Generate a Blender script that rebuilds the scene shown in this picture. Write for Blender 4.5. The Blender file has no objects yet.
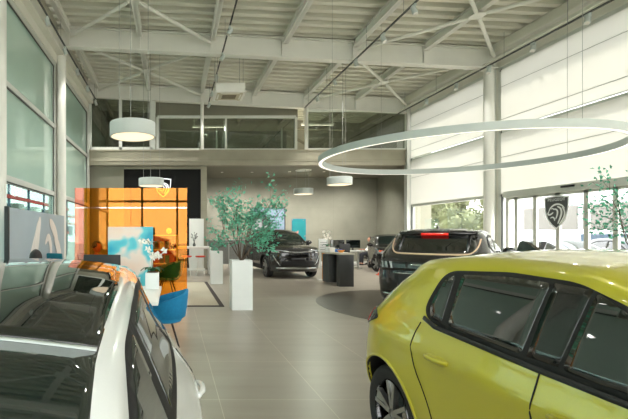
import bpy, bmesh, math, random
from mathutils import Vector, Matrix
from mathutils.bvhtree import BVHTree
from mathutils.geometry import delaunay_2d_cdt
PI = math.pi
sc = bpy.context.scene
COL = sc.collection
random.seed(7)

# ------------------------------------------------------------------ materials
def lin(c):
    r = []
    for v in c[:3]:
        v = v / 255.0
        r.append(v / 12.92 if v <= 0.04045 else ((v + 0.055) / 1.055) ** 2.4)
    return (r[0], r[1], r[2], 1.0)

def new_mat(name):
    m = bpy.data.materials.new(name)
    m.use_nodes = True
    nt = m.node_tree
    for n in list(nt.nodes):
        nt.nodes.remove(n)
    out = nt.nodes.new('ShaderNodeOutputMaterial')
    return m, nt, out

def M(name, col, rough=.5, metal=0.0, coat=0.0, ior=1.5, noise=None, bump=None, emit=None, estr=0.0, spec=.5):
    m, nt, out = new_mat(name)
    p = nt.nodes.new('ShaderNodeBsdfPrincipled')
    nt.links.new(p.outputs[0], out.inputs[0])
    p.inputs['Base Color'].default_value = lin(col)
    p.inputs['Roughness'].default_value = rough
    p.inputs['Metallic'].default_value = metal
    p.inputs['Coat Weight'].default_value = coat
    p.inputs['Coat Roughness'].default_value = .03
    p.inputs['IOR'].default_value = ior
    p.inputs['Specular IOR Level'].default_value = spec
    if emit:
        p.inputs['Emission Color'].default_value = lin(emit)
        p.inputs['Emission Strength'].default_value = estr
    tc = nt.nodes.new('ShaderNodeTexCoord')
    if noise:
        sca, amt = noise
        n = nt.nodes.new('ShaderNodeTexNoise')
        n.inputs['Scale'].default_value = sca
        n.inputs['Detail'].default_value = 5
        nt.links.new(tc.outputs['Object'], n.inputs['Vector'])
        r = nt.nodes.new('ShaderNodeMapRange')
        r.inputs['From Min'].default_value = .3; r.inputs['From Max'].default_value = .7
        r.inputs['To Min'].default_value = 1 - amt; r.inputs['To Max'].default_value = 1 + amt
        nt.links.new(n.outputs['Fac'], r.inputs['Value'])
        mx = nt.nodes.new('ShaderNodeMix'); mx.data_type = 'RGBA'; mx.blend_type = 'MULTIPLY'
        mx.inputs['Factor'].default_value = 1
        mx.inputs['A'].default_value = lin(col)
        nt.links.new(r.outputs[0], mx.inputs['B'])
        nt.links.new(mx.outputs['Result'], p.inputs['Base Color'])
    if bump:
        sca, st = bump
        n = nt.nodes.new('ShaderNodeTexNoise')
        n.inputs['Scale'].default_value = sca
        n.inputs['Detail'].default_value = 4
        nt.links.new(tc.outputs['Object'], n.inputs['Vector'])
        b = nt.nodes.new('ShaderNodeBump')
        b.inputs['Strength'].default_value = st
        b.inputs['Distance'].default_value = .01
        nt.links.new(n.outputs['Fac'], b.inputs['Height'])
        nt.links.new(b.outputs[0], p.inputs['Normal'])
    return m

def glass_mat(name, tint, gloss=(255, 255, 255), ior=1.45, base=.0):
    m, nt, out = new_mat(name)
    tr = nt.nodes.new('ShaderNodeBsdfTransparent'); tr.inputs[0].default_value = lin(tint)
    gl = nt.nodes.new('ShaderNodeBsdfGlossy'); gl.inputs[0].default_value = lin(gloss); gl.inputs['Roughness'].default_value = .01
    lw = nt.nodes.new('ShaderNodeLayerWeight')
    pw = nt.nodes.new('ShaderNodeMath'); pw.operation = 'POWER'; pw.inputs[1].default_value = 5
    nt.links.new(lw.outputs['Facing'], pw.inputs[0])
    f0 = min(.9, ((ior - 1) / (ior + 1)) ** 2 + base)
    ad = nt.nodes.new('ShaderNodeMath'); ad.operation = 'MULTIPLY_ADD'; ad.inputs[1].default_value = 1 - f0; ad.inputs[2].default_value = f0; ad.use_clamp = True
    nt.links.new(pw.outputs[0], ad.inputs[0])
    mx = nt.nodes.new('ShaderNodeMixShader')
    nt.links.new(ad.outputs[0], mx.inputs[0])
    nt.links.new(tr.outputs[0], mx.inputs[1]); nt.links.new(gl.outputs[0], mx.inputs[2])
    nt.links.new(mx.outputs[0], out.inputs[0])
    return m

def cloth_mat(name, col, trans):
    m, nt, out = new_mat(name)
    d = nt.nodes.new('ShaderNodeBsdfDiffuse'); d.inputs[0].default_value = lin(col)
    t = nt.nodes.new('ShaderNodeBsdfTranslucent'); t.inputs[0].default_value = lin(col)
    mx = nt.nodes.new('ShaderNodeMixShader'); mx.inputs[0].default_value = trans
    nt.links.new(d.outputs[0], mx.inputs[1]); nt.links.new(t.outputs[0], mx.inputs[2])
    nt.links.new(mx.outputs[0], out.inputs[0])
    return m

def ramp_mat(name, scale, stops, rough=.5, coord='Object', detail=2, vec_scale=None):
    m, nt, out = new_mat(name)
    p = nt.nodes.new('ShaderNodeBsdfPrincipled'); p.inputs['Roughness'].default_value = rough
    nt.links.new(p.outputs[0], out.inputs[0])
    tc = nt.nodes.new('ShaderNodeTexCoord')
    n = nt.nodes.new('ShaderNodeTexNoise'); n.inputs['Scale'].default_value = scale; n.inputs['Detail'].default_value = detail
    if vec_scale:
        mp = nt.nodes.new('ShaderNodeMapping'); mp.inputs['Scale'].default_value = vec_scale
        nt.links.new(tc.outputs[coord], mp.inputs[0]); nt.links.new(mp.outputs[0], n.inputs['Vector'])
    else:
        nt.links.new(tc.outputs[coord], n.inputs['Vector'])
    r = nt.nodes.new('ShaderNodeValToRGB')
    e = r.color_ramp.elements
    e[0].position = stops[0][0]; e[0].color = lin(stops[0][1])
    e[1].position = stops[-1][0]; e[1].color = lin(stops[-1][1])
    for pos, c in stops[1:-1]:
        x = e.new(pos); x.color = lin(c)
    nt.links.new(n.outputs['Fac'], r.inputs[0])
    nt.links.new(r.outputs[0], p.inputs['Base Color'])
    return m

def tile_mat(name, base, joint, vein, rough):
    """stone floor tiles: joints every .96 m across and 1.2 m along, in world-size object coordinates"""
    m, nt, out = new_mat(name)
    p = nt.nodes.new('ShaderNodeBsdfPrincipled'); p.inputs['Roughness'].default_value = rough
    p.inputs['Specular IOR Level'].default_value = .45
    nt.links.new(p.outputs[0], out.inputs[0])
    tc = nt.nodes.new('ShaderNodeTexCoord')
    geo = nt.nodes.new('ShaderNodeNewGeometry')
    mp = nt.nodes.new('ShaderNodeMapping'); mp.inputs['Location'].default_value = (-.43, .7, 0)
    nt.links.new(geo.outputs['Position'], mp.inputs[0])
    br = nt.nodes.new('ShaderNodeTexBrick')
    br.offset = 0.0; br.inputs['Scale'].default_value = 1
    br.inputs['Brick Width'].default_value = .96; br.inputs['Row Height'].default_value = 1.2
    br.inputs['Mortar Size'].default_value = .004; br.inputs['Mortar Smooth'].default_value = .3
    b = lin(base); v = lin(vein)
    br.inputs['Color1'].default_value = b
    br.inputs['Color2'].default_value = tuple(.94 * x for x in b[:3]) + (1,)
    br.inputs['Mortar'].default_value = lin(joint)
    nt.links.new(mp.outputs[0], br.inputs['Vector'])
    m2 = nt.nodes.new('ShaderNodeMapping'); m2.inputs['Scale'].default_value = (.5, 3.2, 1)
    nt.links.new(geo.outputs['Position'], m2.inputs[0])
    n = nt.nodes.new('ShaderNodeTexNoise'); n.inputs['Scale'].default_value = 1.1; n.inputs['Detail'].default_value = 6
    nt.links.new(m2.outputs[0], n.inputs['Vector'])
    r = nt.nodes.new('ShaderNodeMapRange'); r.inputs['From Min'].default_value = .42; r.inputs['From Max'].default_value = .75
    r.inputs['To Max'].default_value = .45
    nt.links.new(n.outputs['Fac'], r.inputs[0])
    mx = nt.nodes.new('ShaderNodeMix'); mx.data_type = 'RGBA'
    nt.links.new(r.outputs[0], mx.inputs['Factor']); nt.links.new(br.outputs['Color'], mx.inputs['A']); mx.inputs['B'].default_value = v
    nt.links.new(mx.outputs['Result'], p.inputs['Base Color'])
    bp = nt.nodes.new('ShaderNodeBump'); bp.inputs['Strength'].default_value = .15; bp.inputs['Distance'].default_value = .004; bp.invert = True
    nt.links.new(br.outputs['Fac'], bp.inputs['Height']); nt.links.new(bp.outputs[0], p.inputs['Normal'])
    return m

def concrete_mat(name, col, pw=2.4, ph=1.45, line=.82):
    """cast concrete: cloudy tone, faint formwork joints"""
    m, nt, out = new_mat(name)
    p = nt.nodes.new('ShaderNodeBsdfPrincipled'); p.inputs['Roughness'].default_value = .8
    nt.links.new(p.outputs[0], out.inputs[0])
    geo = nt.nodes.new('ShaderNodeNewGeometry')
    mp = nt.nodes.new('ShaderNodeMapping'); mp.inputs['Rotation'].default_value = (PI / 2, 0, 0); mp.inputs['Location'].default_value = (.3, .6, 0)
    sep = nt.nodes.new('ShaderNodeSeparateXYZ'); cmb = nt.nodes.new('ShaderNodeCombineXYZ')
    nt.links.new(geo.outputs['Position'], sep.inputs[0])
    ad = nt.nodes.new('ShaderNodeMath'); ad.operation = 'ADD'
    nt.links.new(sep.outputs[0], ad.inputs[0]); nt.links.new(sep.outputs[1], ad.inputs[1])
    nt.links.new(ad.outputs[0], cmb.inputs[0]); nt.links.new(sep.outputs[2], cmb.inputs[1])
    br = nt.nodes.new('ShaderNodeTexBrick'); br.offset = 0; br.inputs['Scale'].default_value = 1
    br.inputs['Brick Width'].default_value = pw; br.inputs['Row Height'].default_value = ph
    br.inputs['Mortar Size'].default_value = .008; br.inputs['Mortar Smooth'].default_value = .6
    b = lin(col)
    br.inputs['Color1'].default_value = b; br.inputs['Color2'].default_value = tuple(.95 * x for x in b[:3]) + (1,)
    br.inputs['Mortar'].default_value = tuple(line * x for x in b[:3]) + (1,)
    nt.links.new(cmb.outputs[0], br.inputs['Vector'])
    n = nt.nodes.new('ShaderNodeTexNoise'); n.inputs['Scale'].default_value = .9; n.inputs['Detail'].default_value = 7
    nt.links.new(geo.outputs['Position'], n.inputs['Vector'])
    r = nt.nodes.new('ShaderNodeMapRange'); r.inputs['From Min'].default_value = .3; r.inputs['From Max'].default_value = .7
    r.inputs['To Min'].default_value = .86; r.inputs['To Max'].default_value = 1.12
    nt.links.new(n.outputs['Fac'], r.inputs[0])
    mx = nt.nodes.new('ShaderNodeMix'); mx.data_type = 'RGBA'; mx.blend_type = 'MULTIPLY'; mx.inputs['Factor'].default_value = 1
    nt.links.new(br.outputs['Color'], mx.inputs['A']); nt.links.new(r.outputs[0], mx.inputs['B'])
    nt.links.new(mx.outputs['Result'], p.inputs['Base Color'])
    return m

def dots_mat(name, col, hole, scale):
    m, nt, out = new_mat(name)
    p = nt.nodes.new('ShaderNodeBsdfPrincipled'); p.inputs['Roughness'].default_value = .5
    nt.links.new(p.outputs[0], out.inputs[0])
    tc = nt.nodes.new('ShaderNodeTexCoord')
    v = nt.nodes.new('ShaderNodeTexVoronoi'); v.inputs['Scale'].default_value = scale; v.inputs['Randomness'].default_value = 0
    nt.links.new(tc.outputs['Object'], v.inputs['Vector'])
    r = nt.nodes.new('ShaderNodeValToRGB'); e = r.color_ramp.elements
    e[0].position = .35; e[0].color = lin(hole); e[1].position = .4; e[1].color = lin(col)
    nt.links.new(v.outputs['Distance'], r.inputs[0]); nt.links.new(r.outputs[0], p.inputs['Base Color'])
    return m

WHITE = M('white lacquered steel', (222, 222, 214), .45, noise=(2, .03))
DECK = M('painted steel deck', (214, 213, 200), .55, noise=(.8, .05))
FASCIA = M('pale grey fascia', (218, 217, 206), .6, noise=(1, .04))
FRAME = M('light grey aluminium frame', (204, 207, 200), .4, .1, noise=(3, .03))
FRAMED = M('dark grey gasket', (70, 74, 72), .5, noise=(3, .03))
CONC = concrete_mat('cast concrete', (140, 139, 124))
CONC2 = concrete_mat('cast concrete slab edge', (160, 156, 138), 6.0, .42, .8)
BLACKW = M('matt black wall', (11, 12, 12), .9, noise=(2, .1))
DARKW = M('grey upper wall', (150, 148, 136), .8, noise=(1, .08))
SOFFIT = M('grey soffit', (128, 125, 110), .8, noise=(1, .05))
SPANDREL = M('green tinted spandrel glass', (184, 212, 199), .02, ior=2.1, noise=(.35, .05))
TINTED = glass_mat('green tinted window glass', (178, 196, 190))
CLEAR = glass_mat('clear window glass', (252, 252, 250))
MEZZG = glass_mat('mezzanine glass', (205, 212, 206), ior=1.6, base=.05)
AMBER = glass_mat('amber coated glass', (252, 198, 104), (255, 196, 110), 1.5, .07)
PINK = glass_mat('rose coated glass', (250, 190, 165), (255, 200, 190), 1.5, .12)
BLIND = cloth_mat('white blind fabric', (236, 235, 231), .37)
FLOOR = tile_mat('beige stone tiles', (154, 147, 134), (186, 178, 162), (130, 121, 107), .34)
INLAY = tile_mat('brown stone inlay', (84, 78, 68), (112, 105, 92), (70, 63, 54), .3)
BLACK = M('black plastic', (24, 25, 26), .5, noise=(8, .08))
BLACKG = M('gloss black', (12, 13, 14), .12, coat=.5, noise=(4, .05))
TYRE = M('tyre rubber', (34, 34, 35), .75, bump=(40, .2))
ALLOY = M('bright alloy', (176, 178, 176), .3, .85, noise=(5, .03))
CHROME = M('chrome', (200, 204, 204), .15, 1.0, noise=(5, .02))
CARGLASS = M('dark tinted car glass', (14, 20, 19), .02, ior=1.9, noise=(1, .1))
CARGLASS2 = M('greenish car glass', (24, 34, 31), .02, ior=1.85, noise=(1, .1))
LAMPRED = M('red lamp lens', (150, 22, 18), .15, coat=1, noise=(9, .1))
LAMPRED2 = M('lit red brake lamp', (200, 30, 24), .2, emit=(255, 40, 30), estr=.15)
LAMPCLR = M('clear lamp lens', (170, 178, 180), .1, .4, coat=1, noise=(9, .1))
SEAM = M('panel gap', (18, 18, 16), .8, noise=(9, .1))
P_YEL = M('lime yellow paint', (198, 188, 42), .28, .15, coat=1, noise=(200, .02))
P_WHT = M('white paint', (226, 230, 228), .25, 0, coat=1, noise=(200, .01))
P_BLK = M('black metallic paint', (20, 22, 24), .22, .3, coat=1, noise=(200, .05))
P_BLK2 = M('dark bronze black paint', (34, 34, 33), .22, .3, coat=1, noise=(200, .05))
LIT = M('warm lamp diffuser', (255, 244, 225), .6, emit=(255, 232, 196), estr=.38)
LITW = M('white lamp diffuser', (255, 250, 240), .6, emit=(255, 246, 232), estr=.5)
LAMPBODY = M('pale grey lamp drum', (188, 196, 192), .5, noise=(3, .03))
CABLE = M('grey cable', (150, 152, 147), .5, noise=(5, .05))
BLUE = M('bright blue upholstery', (8, 118, 164), .85, noise=(30, .08), bump=(150, .2))
NAVY = M('dark blue upholstery', (22, 60, 110), .85, noise=(30, .08), bump=(150, .2))
TEAL = M('teal upholstery', (14, 112, 128), .85, noise=(30, .08))
WOODW = M('white laminate', (226, 228, 224), .35, noise=(3, .02))
CERAM = M('white planter', (228, 232, 230), .4, noise=(3, .02))
ANTH = M('anthracite laminate', (58, 59, 58), .45, noise=(6, .06))
STONET = M('beige desk top', (190, 186, 172), .4, noise=(6, .04))
LEAFG = M('teal green leaf', (92, 168, 138), .6, noise=(9, .35))
LEAFD = M('deep green leaf', (34, 92, 58), .6, noise=(9, .3))
BARK = M('grey brown bark', (92, 78, 64), .85, noise=(20, .2), bump=(60, .5))
SOIL = M('potting bark', (86, 66, 44), .95, noise=(60, .35), bump=(80, .8))
PETAL = M('white petals', (240, 236, 226), .6, noise=(20, .04))
REDSEAT = M('red seat', (196, 62, 36), .5, noise=(9, .05))
ORANGE = M('orange paint', (232, 150, 40), .5, noise=(9, .05))
SIGNRED = M('orange red plastic', (232, 84, 36), .5, noise=(9, .05))
SKIN = M('skin', (196, 140, 112), .6, noise=(12, .05))
HAIR = M('dark hair', (28, 22, 20), .7, noise=(60, .3), bump=(120, .5))
SHIRTW = M('white shirt', (222, 222, 218), .8, noise=(20, .04))
SHIRTT = M('navy shirt', (30, 52, 84), .8, noise=(20, .06))
SHIRTD = M('dark jacket', (38, 36, 38), .8, noise=(20, .08))
TROUS = M('charcoal trousers', (42, 44, 50), .85, noise=(20, .08))
GREYP = M('grey blue display panel', (164, 180, 188), .6, noise=(1.2, .04))
PALEP = M('pale print', (226, 222, 216), .6, noise=(4, .05))
SCREENP = ramp_mat('peach and turquoise print', 1.7, [(.30, (236, 206, 186)), (.49, (232, 218, 208)), (.55, (90, 200, 212)), (.66, (10, 162, 194)), (.8, (40, 180, 200))], .4)
TVMAP = M('pale blue screen picture', (120, 140, 156), .3, noise=(6, .16), emit=(178, 200, 222), estr=.06)
TEALP = ramp_mat('turquoise poster print', 2.6, [(.25, (8, 118, 126)), (.6, (10, 128, 132)), (.66, (214, 130, 110)), (.74, (236, 196, 170))], .5)
RUGM = M('beige rug pile', (176, 170, 150), .95, noise=(60, .12), bump=(200, .6))
RUGB = M('dark rug border', (58, 52, 48), .9, noise=(40, .1))
PERF = dots_mat('perforated grey steel', (150, 152, 148), (70, 72, 70), 28)
ASPHALT = M('pale paving', (168, 166, 160), .9, noise=(.6, .08))
RENDERW = M('white render', (238, 240, 242), .8, noise=(.5, .03))
WINGREY = M('grey window band', (120, 118, 112), .25, noise=(1, .1))
WINBLUE = M('blue dark window', (60, 84, 104), .2, noise=(1, .2))
REDF = M('red fascia', (170, 30, 22), .6, noise=(1, .1))
TREEG = M('summer leaves', (104, 110, 76), .8, noise=(1.2, .4))
BLUEB = M('blue cardboard', (28, 96, 170), .6, noise=(9, .05))
GREEND = M('emblem grey', (72, 74, 76), .5, noise=(5, .04))
DECALW = M('emblem white', (236, 238, 238), .5, noise=(5, .02))
SIGNW = M('white sign tube', (230, 234, 236), .4, emit=(240, 244, 246), estr=.5)
LENS = M('spot lens glass', (214, 212, 204), .2, noise=(5, .03))
ACG = M('beige grille', (186, 178, 152), .5, noise=(9, .05))
ACD = M('dark grille slot', (112, 104, 84), .6, noise=(9, .1))

# ------------------------------------------------------------------ mesh tools
class MB:
    def __init__(s):
        s.bm = bmesh.new()
    def box(s, c, d, rz=0, bev=0, rx=0, ry=0):
        b = bmesh.ops.create_cube(s.bm, size=1)
        vs = b['verts']
        mat = Matrix.Translation(Vector(c)) @ Matrix.Rotation(rz, 4, 'Z') @ Matrix.Rotation(ry, 4, 'Y') @ Matrix.Rotation(rx, 4, 'X') @ Matrix.Diagonal((d[0], d[1], d[2], 1))
        bmesh.ops.transform(s.bm, matrix=mat, verts=vs)
        if bev:
            es = list({e for v in vs for e in v.link_edges})
            bmesh.ops.bevel(s.bm, geom=es, offset=bev, segments=2, profile=.5, affect='EDGES', clamp_overlap=True)
        return s
    def bb(s, a, b, bev=0):
        return s.box([(a[i] + b[i]) / 2 for i in range(3)], [abs(b[i] - a[i]) for i in range(3)], bev=bev)
    def bar(s, p0, p1, w, h, up=(0, 0, 1)):
        p0 = Vector(p0); p1 = Vector(p1); d = p1 - p0; L = d.length; d.normalize()
        side = d.cross(Vector(up))
        if side.length < 1e-4: side = Vector((1, 0, 0))
        side.normalize(); u = side.cross(d)
        v = []
        for p in (p0, p1):
            for a, b in ((-1, -1), (1, -1), (1, 1), (-1, 1)):
                v.append(s.bm.verts.new(p + side * (a * w / 2) + u * (b * h / 2)))
        for f in ((0, 1, 2, 3), (7, 6, 5, 4), (0, 4, 5, 1), (1, 5, 6, 2), (2, 6, 7, 3), (3, 7, 4, 0)):
            s.bm.faces.new([v[i] for i in f])
        return s
    def tube(s, pts, rad, n=8, cap=True):
        pts = [Vector(p) for p in pts]
        if not isinstance(rad, (list, tuple)): rad = [rad] * len(pts)
        rings = []
        ref = None
        for i, p in enumerate(pts):
            d = (pts[min(i + 1, len(pts) - 1)] - pts[max(i - 1, 0)]).normalized()
            if ref is None:
                ref = Vector((0, 0, 1)) if abs(d.z) < .9 else Vector((1, 0, 0))
            a = d.cross(ref).normalized(); b = a.cross(d).normalized(); ref = b
            rings.append([s.bm.verts.new(p + (a * math.cos(2 * PI * k / n) + b * math.sin(2 * PI * k / n)) * rad[i]) for k in range(n)])
        for r0, r1 in zip(rings, rings[1:]):
            for k in range(n):
                s.bm.faces.new((r0[k], r0[(k + 1) % n], r1[(k + 1) % n], r1[k]))
        if cap:
            s.bm.faces.new(rings[0][::-1]); s.bm.faces.new(rings[-1])
        return s
    def cyl(s, c, r, z0, z1, n=24, r2=None):
        return s.lathe([(0, z0), (r, z0), (r if r2 is None else r2, z1), (0, z1)], c, n)
    def lathe(s, prof, c=(0, 0, 0), n=32, axis='Z', closed=False):
        c = Vector(c); rows = []
        def P(r, z, a):
            x, y = r * math.cos(a), r * math.sin(a)
            if axis == 'Z': return c + Vector((x, y, z))
            if axis == 'Y': return c + Vector((x, z, y))
            return c + Vector((z, x, y))
        for r, z in prof:
            if r < 1e-6: rows.append([s.bm.verts.new(P(0, z, 0))])
            else: rows.append([s.bm.verts.new(P(r, z, 2 * PI * k / n)) for k in range(n)])
        pr = list(zip(rows, rows[1:]))
        if closed: pr.append((rows[-1], rows[0]))
        for a, b in pr:
            for k in range(n):
                k2 = (k + 1) % n
                q = []
                for v in ((a[k], a[k2], b[k2], b[k]) if len(a) > 1 and len(b) > 1 else ((a[0], b[k2], b[k]) if len(a) == 1 and len(b) > 1 else (a[k], a[k2], b[0]))):
                    q.append(v)
                if len(a) == 1 and len(b) == 1: continue
                s.bm.faces.new(q)
        return s
    def prism(s, poly, f, t):
        """poly: 2D points; f maps (u,v,w) to a 3D point; thickness t along w"""
        a = [s.bm.verts.new(f(u, v, 0)) for u, v in poly]; b = [s.bm.verts.new(f(u, v, t)) for u, v in poly]
        s.bm.faces.new(a[::-1]); s.bm.faces.new(b)
        n = len(poly)
        for i in range(n):
            s.bm.faces.new((a[i], a[(i + 1) % n], b[(i + 1) % n], b[i]))
        return s
    def ball(s, c, r, sub=2, sc3=(1, 1, 1), rot=None):
        b = bmesh.ops.create_icosphere(s.bm, subdivisions=sub, radius=r)
        m = Matrix.Translation(Vector(c)) @ (rot.to_4x4() if rot else Matrix()) @ Matrix.Diagonal((sc3[0], sc3[1], sc3[2], 1))
        bmesh.ops.transform(s.bm, matrix=m, verts=b['verts'])
        return s
    def leaf(s, p, d, l, w, bend=.15):
        d = Vector(d).normalized(); p = Vector(p)
        a = d.orthogonal().normalized(); a.rotate(Matrix.Rotation(random.uniform(0, 6.28), 3, d)); u = a.cross(d)
        v = [s.bm.verts.new(x) for x in (p, p + d * l * .5 + a * w * .5 + u * l * bend, p + d * l, p + d * l * .5 - a * w * .5 + u * l * bend, p + d * l * .5)]
        s.bm.faces.new((v[0], v[1], v[4])); s.bm.faces.new((v[1], v[2], v[4])); s.bm.faces.new((v[2], v[3], v[4])); s.bm.faces.new((v[3], v[0], v[4]))
        return s

def mesh_from(bm, name, ang=35, smooth=True):
    bmesh.ops.recalc_face_normals(bm, faces=bm.faces[:])
    for f in bm.faces: f.smooth = smooth
    if smooth:
        lim = math.radians(ang)
        for e in bm.edges:
            e.smooth = not (len(e.link_faces) != 2 or e.calc_face_angle(0) > lim)
    me = bpy.data.meshes.new(name); bm.to_mesh(me); bm.free()
    return me

def link(name, me, mats, parent=None):
    o = bpy.data.objects.new(name, me)
    for m in (mats if isinstance(mats, (list, tuple)) else [mats]): me.materials.append(m)
    COL.objects.link(o)
    if parent: o.parent = parent
    return o

def obj(name, mb, mat, parent=None, ang=35, smooth=True):
    return link(name, mesh_from(mb.bm if isinstance(mb, MB) else mb, name, ang, smooth), mat, parent)

def tag(o, label, cat, group=None, kind=None):
    o['label'] = label; o['category'] = cat
    if group: o['group'] = group
    if kind: o['kind'] = kind
    return o

def thing(name, label, cat, loc=(0, 0, 0), rz=0, group=None):
    o = bpy.data.objects.new(name, None); COL.objects.link(o)
    o.location = loc; o.rotation_euler = (0, 0, rz); o.empty_display_size = .1
    return tag(o, label, cat, group)

def struct(name, mb, mat, parent=None, ang=35, smooth=True):
    o = obj(name, mb, mat, parent, ang, smooth)
    o['kind'] = 'structure'
    return o

def copy_tree(o, parent=None):
    c = o.copy(); COL.objects.link(c)
    if parent: c.parent = parent
    for ch in o.children: copy_tree(ch, c)
    return c

def pchip(tbl):
    xs = [p[0] for p in tbl]; ys = [p[1] for p in tbl]; n = len(xs)
    h = [xs[i + 1] - xs[i] for i in range(n - 1)]; dl = [(ys[i + 1] - ys[i]) / h[i] for i in range(n - 1)]
    m = [0] * n
    m[0] = dl[0]; m[-1] = dl[-1]
    for i in range(1, n - 1):
        if dl[i - 1] * dl[i] <= 0: m[i] = 0
        else:
            w1 = 2 * h[i] + h[i - 1]; w2 = h[i] + 2 * h[i - 1]
            m[i] = (w1 + w2) / (w1 / dl[i - 1] + w2 / dl[i])
    def f(x):
        if x <= xs[0]: return ys[0]
        if x >= xs[-1]: return ys[-1]
        i = 0
        while x > xs[i + 1]: i += 1
        t = (x - xs[i]) / h[i]
        return ((1 + 2 * t) * (1 - t) ** 2 * ys[i] + t * (1 - t) ** 2 * h[i] * m[i] + t * t * (3 - 2 * t) * ys[i + 1] + t * t * (t - 1) * h[i] * m[i + 1])
    return f

def strip2(pts, w):
    pts = [Vector(p) for p in pts]; L = []; R = []
    for i, p in enumerate(pts):
        d = (pts[min(i + 1, len(pts) - 1)] - pts[max(i - 1, 0)]).normalized()
        ww = w[i] if isinstance(w, (list, tuple)) else w
        n = Vector((-d.y, d.x)) * ww / 2
        L.append(p + n); R.append(p - n)
    return [tuple(p) for p in L + R[::-1]]

def chaikin(poly, it=2):
    for _ in range(it):
        q = []
        for i in range(len(poly)):
            a = Vector(poly[i]); b = Vector(poly[(i + 1) % len(poly)])
            q.append(tuple(a * .75 + b * .25)); q.append(tuple(a * .25 + b * .75))
        poly = q
    return poly

def fillet(poly, r):
    q = []; n = len(poly)
    for i in range(n):
        a = Vector(poly[i - 1]); b = Vector(poly[i]); c = Vector(poly[(i + 1) % n])
        la = (a - b).length; lc = (c - b).length
        p = b + (a - b) * (min(r, la * .45) / la); e = b + (c - b) * (min(r, lc * .45) / lc)
        for t in (0, .25, .5, .75, 1): q.append(tuple(p * (1 - t) ** 2 + b * 2 * t * (1 - t) + e * t * t))
    return q

def chain(pts, it=2):
    """smooth an open line"""
    for _ in range(it):
        q = [pts[0]]
        for a, b in zip(pts, pts[1:]):
            a = Vector(a); b = Vector(b)
            q.append(tuple(a * .75 + b * .25)); q.append(tuple(a * .25 + b * .75))
        q.append(pts[-1]); pts = q
    return pts

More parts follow.
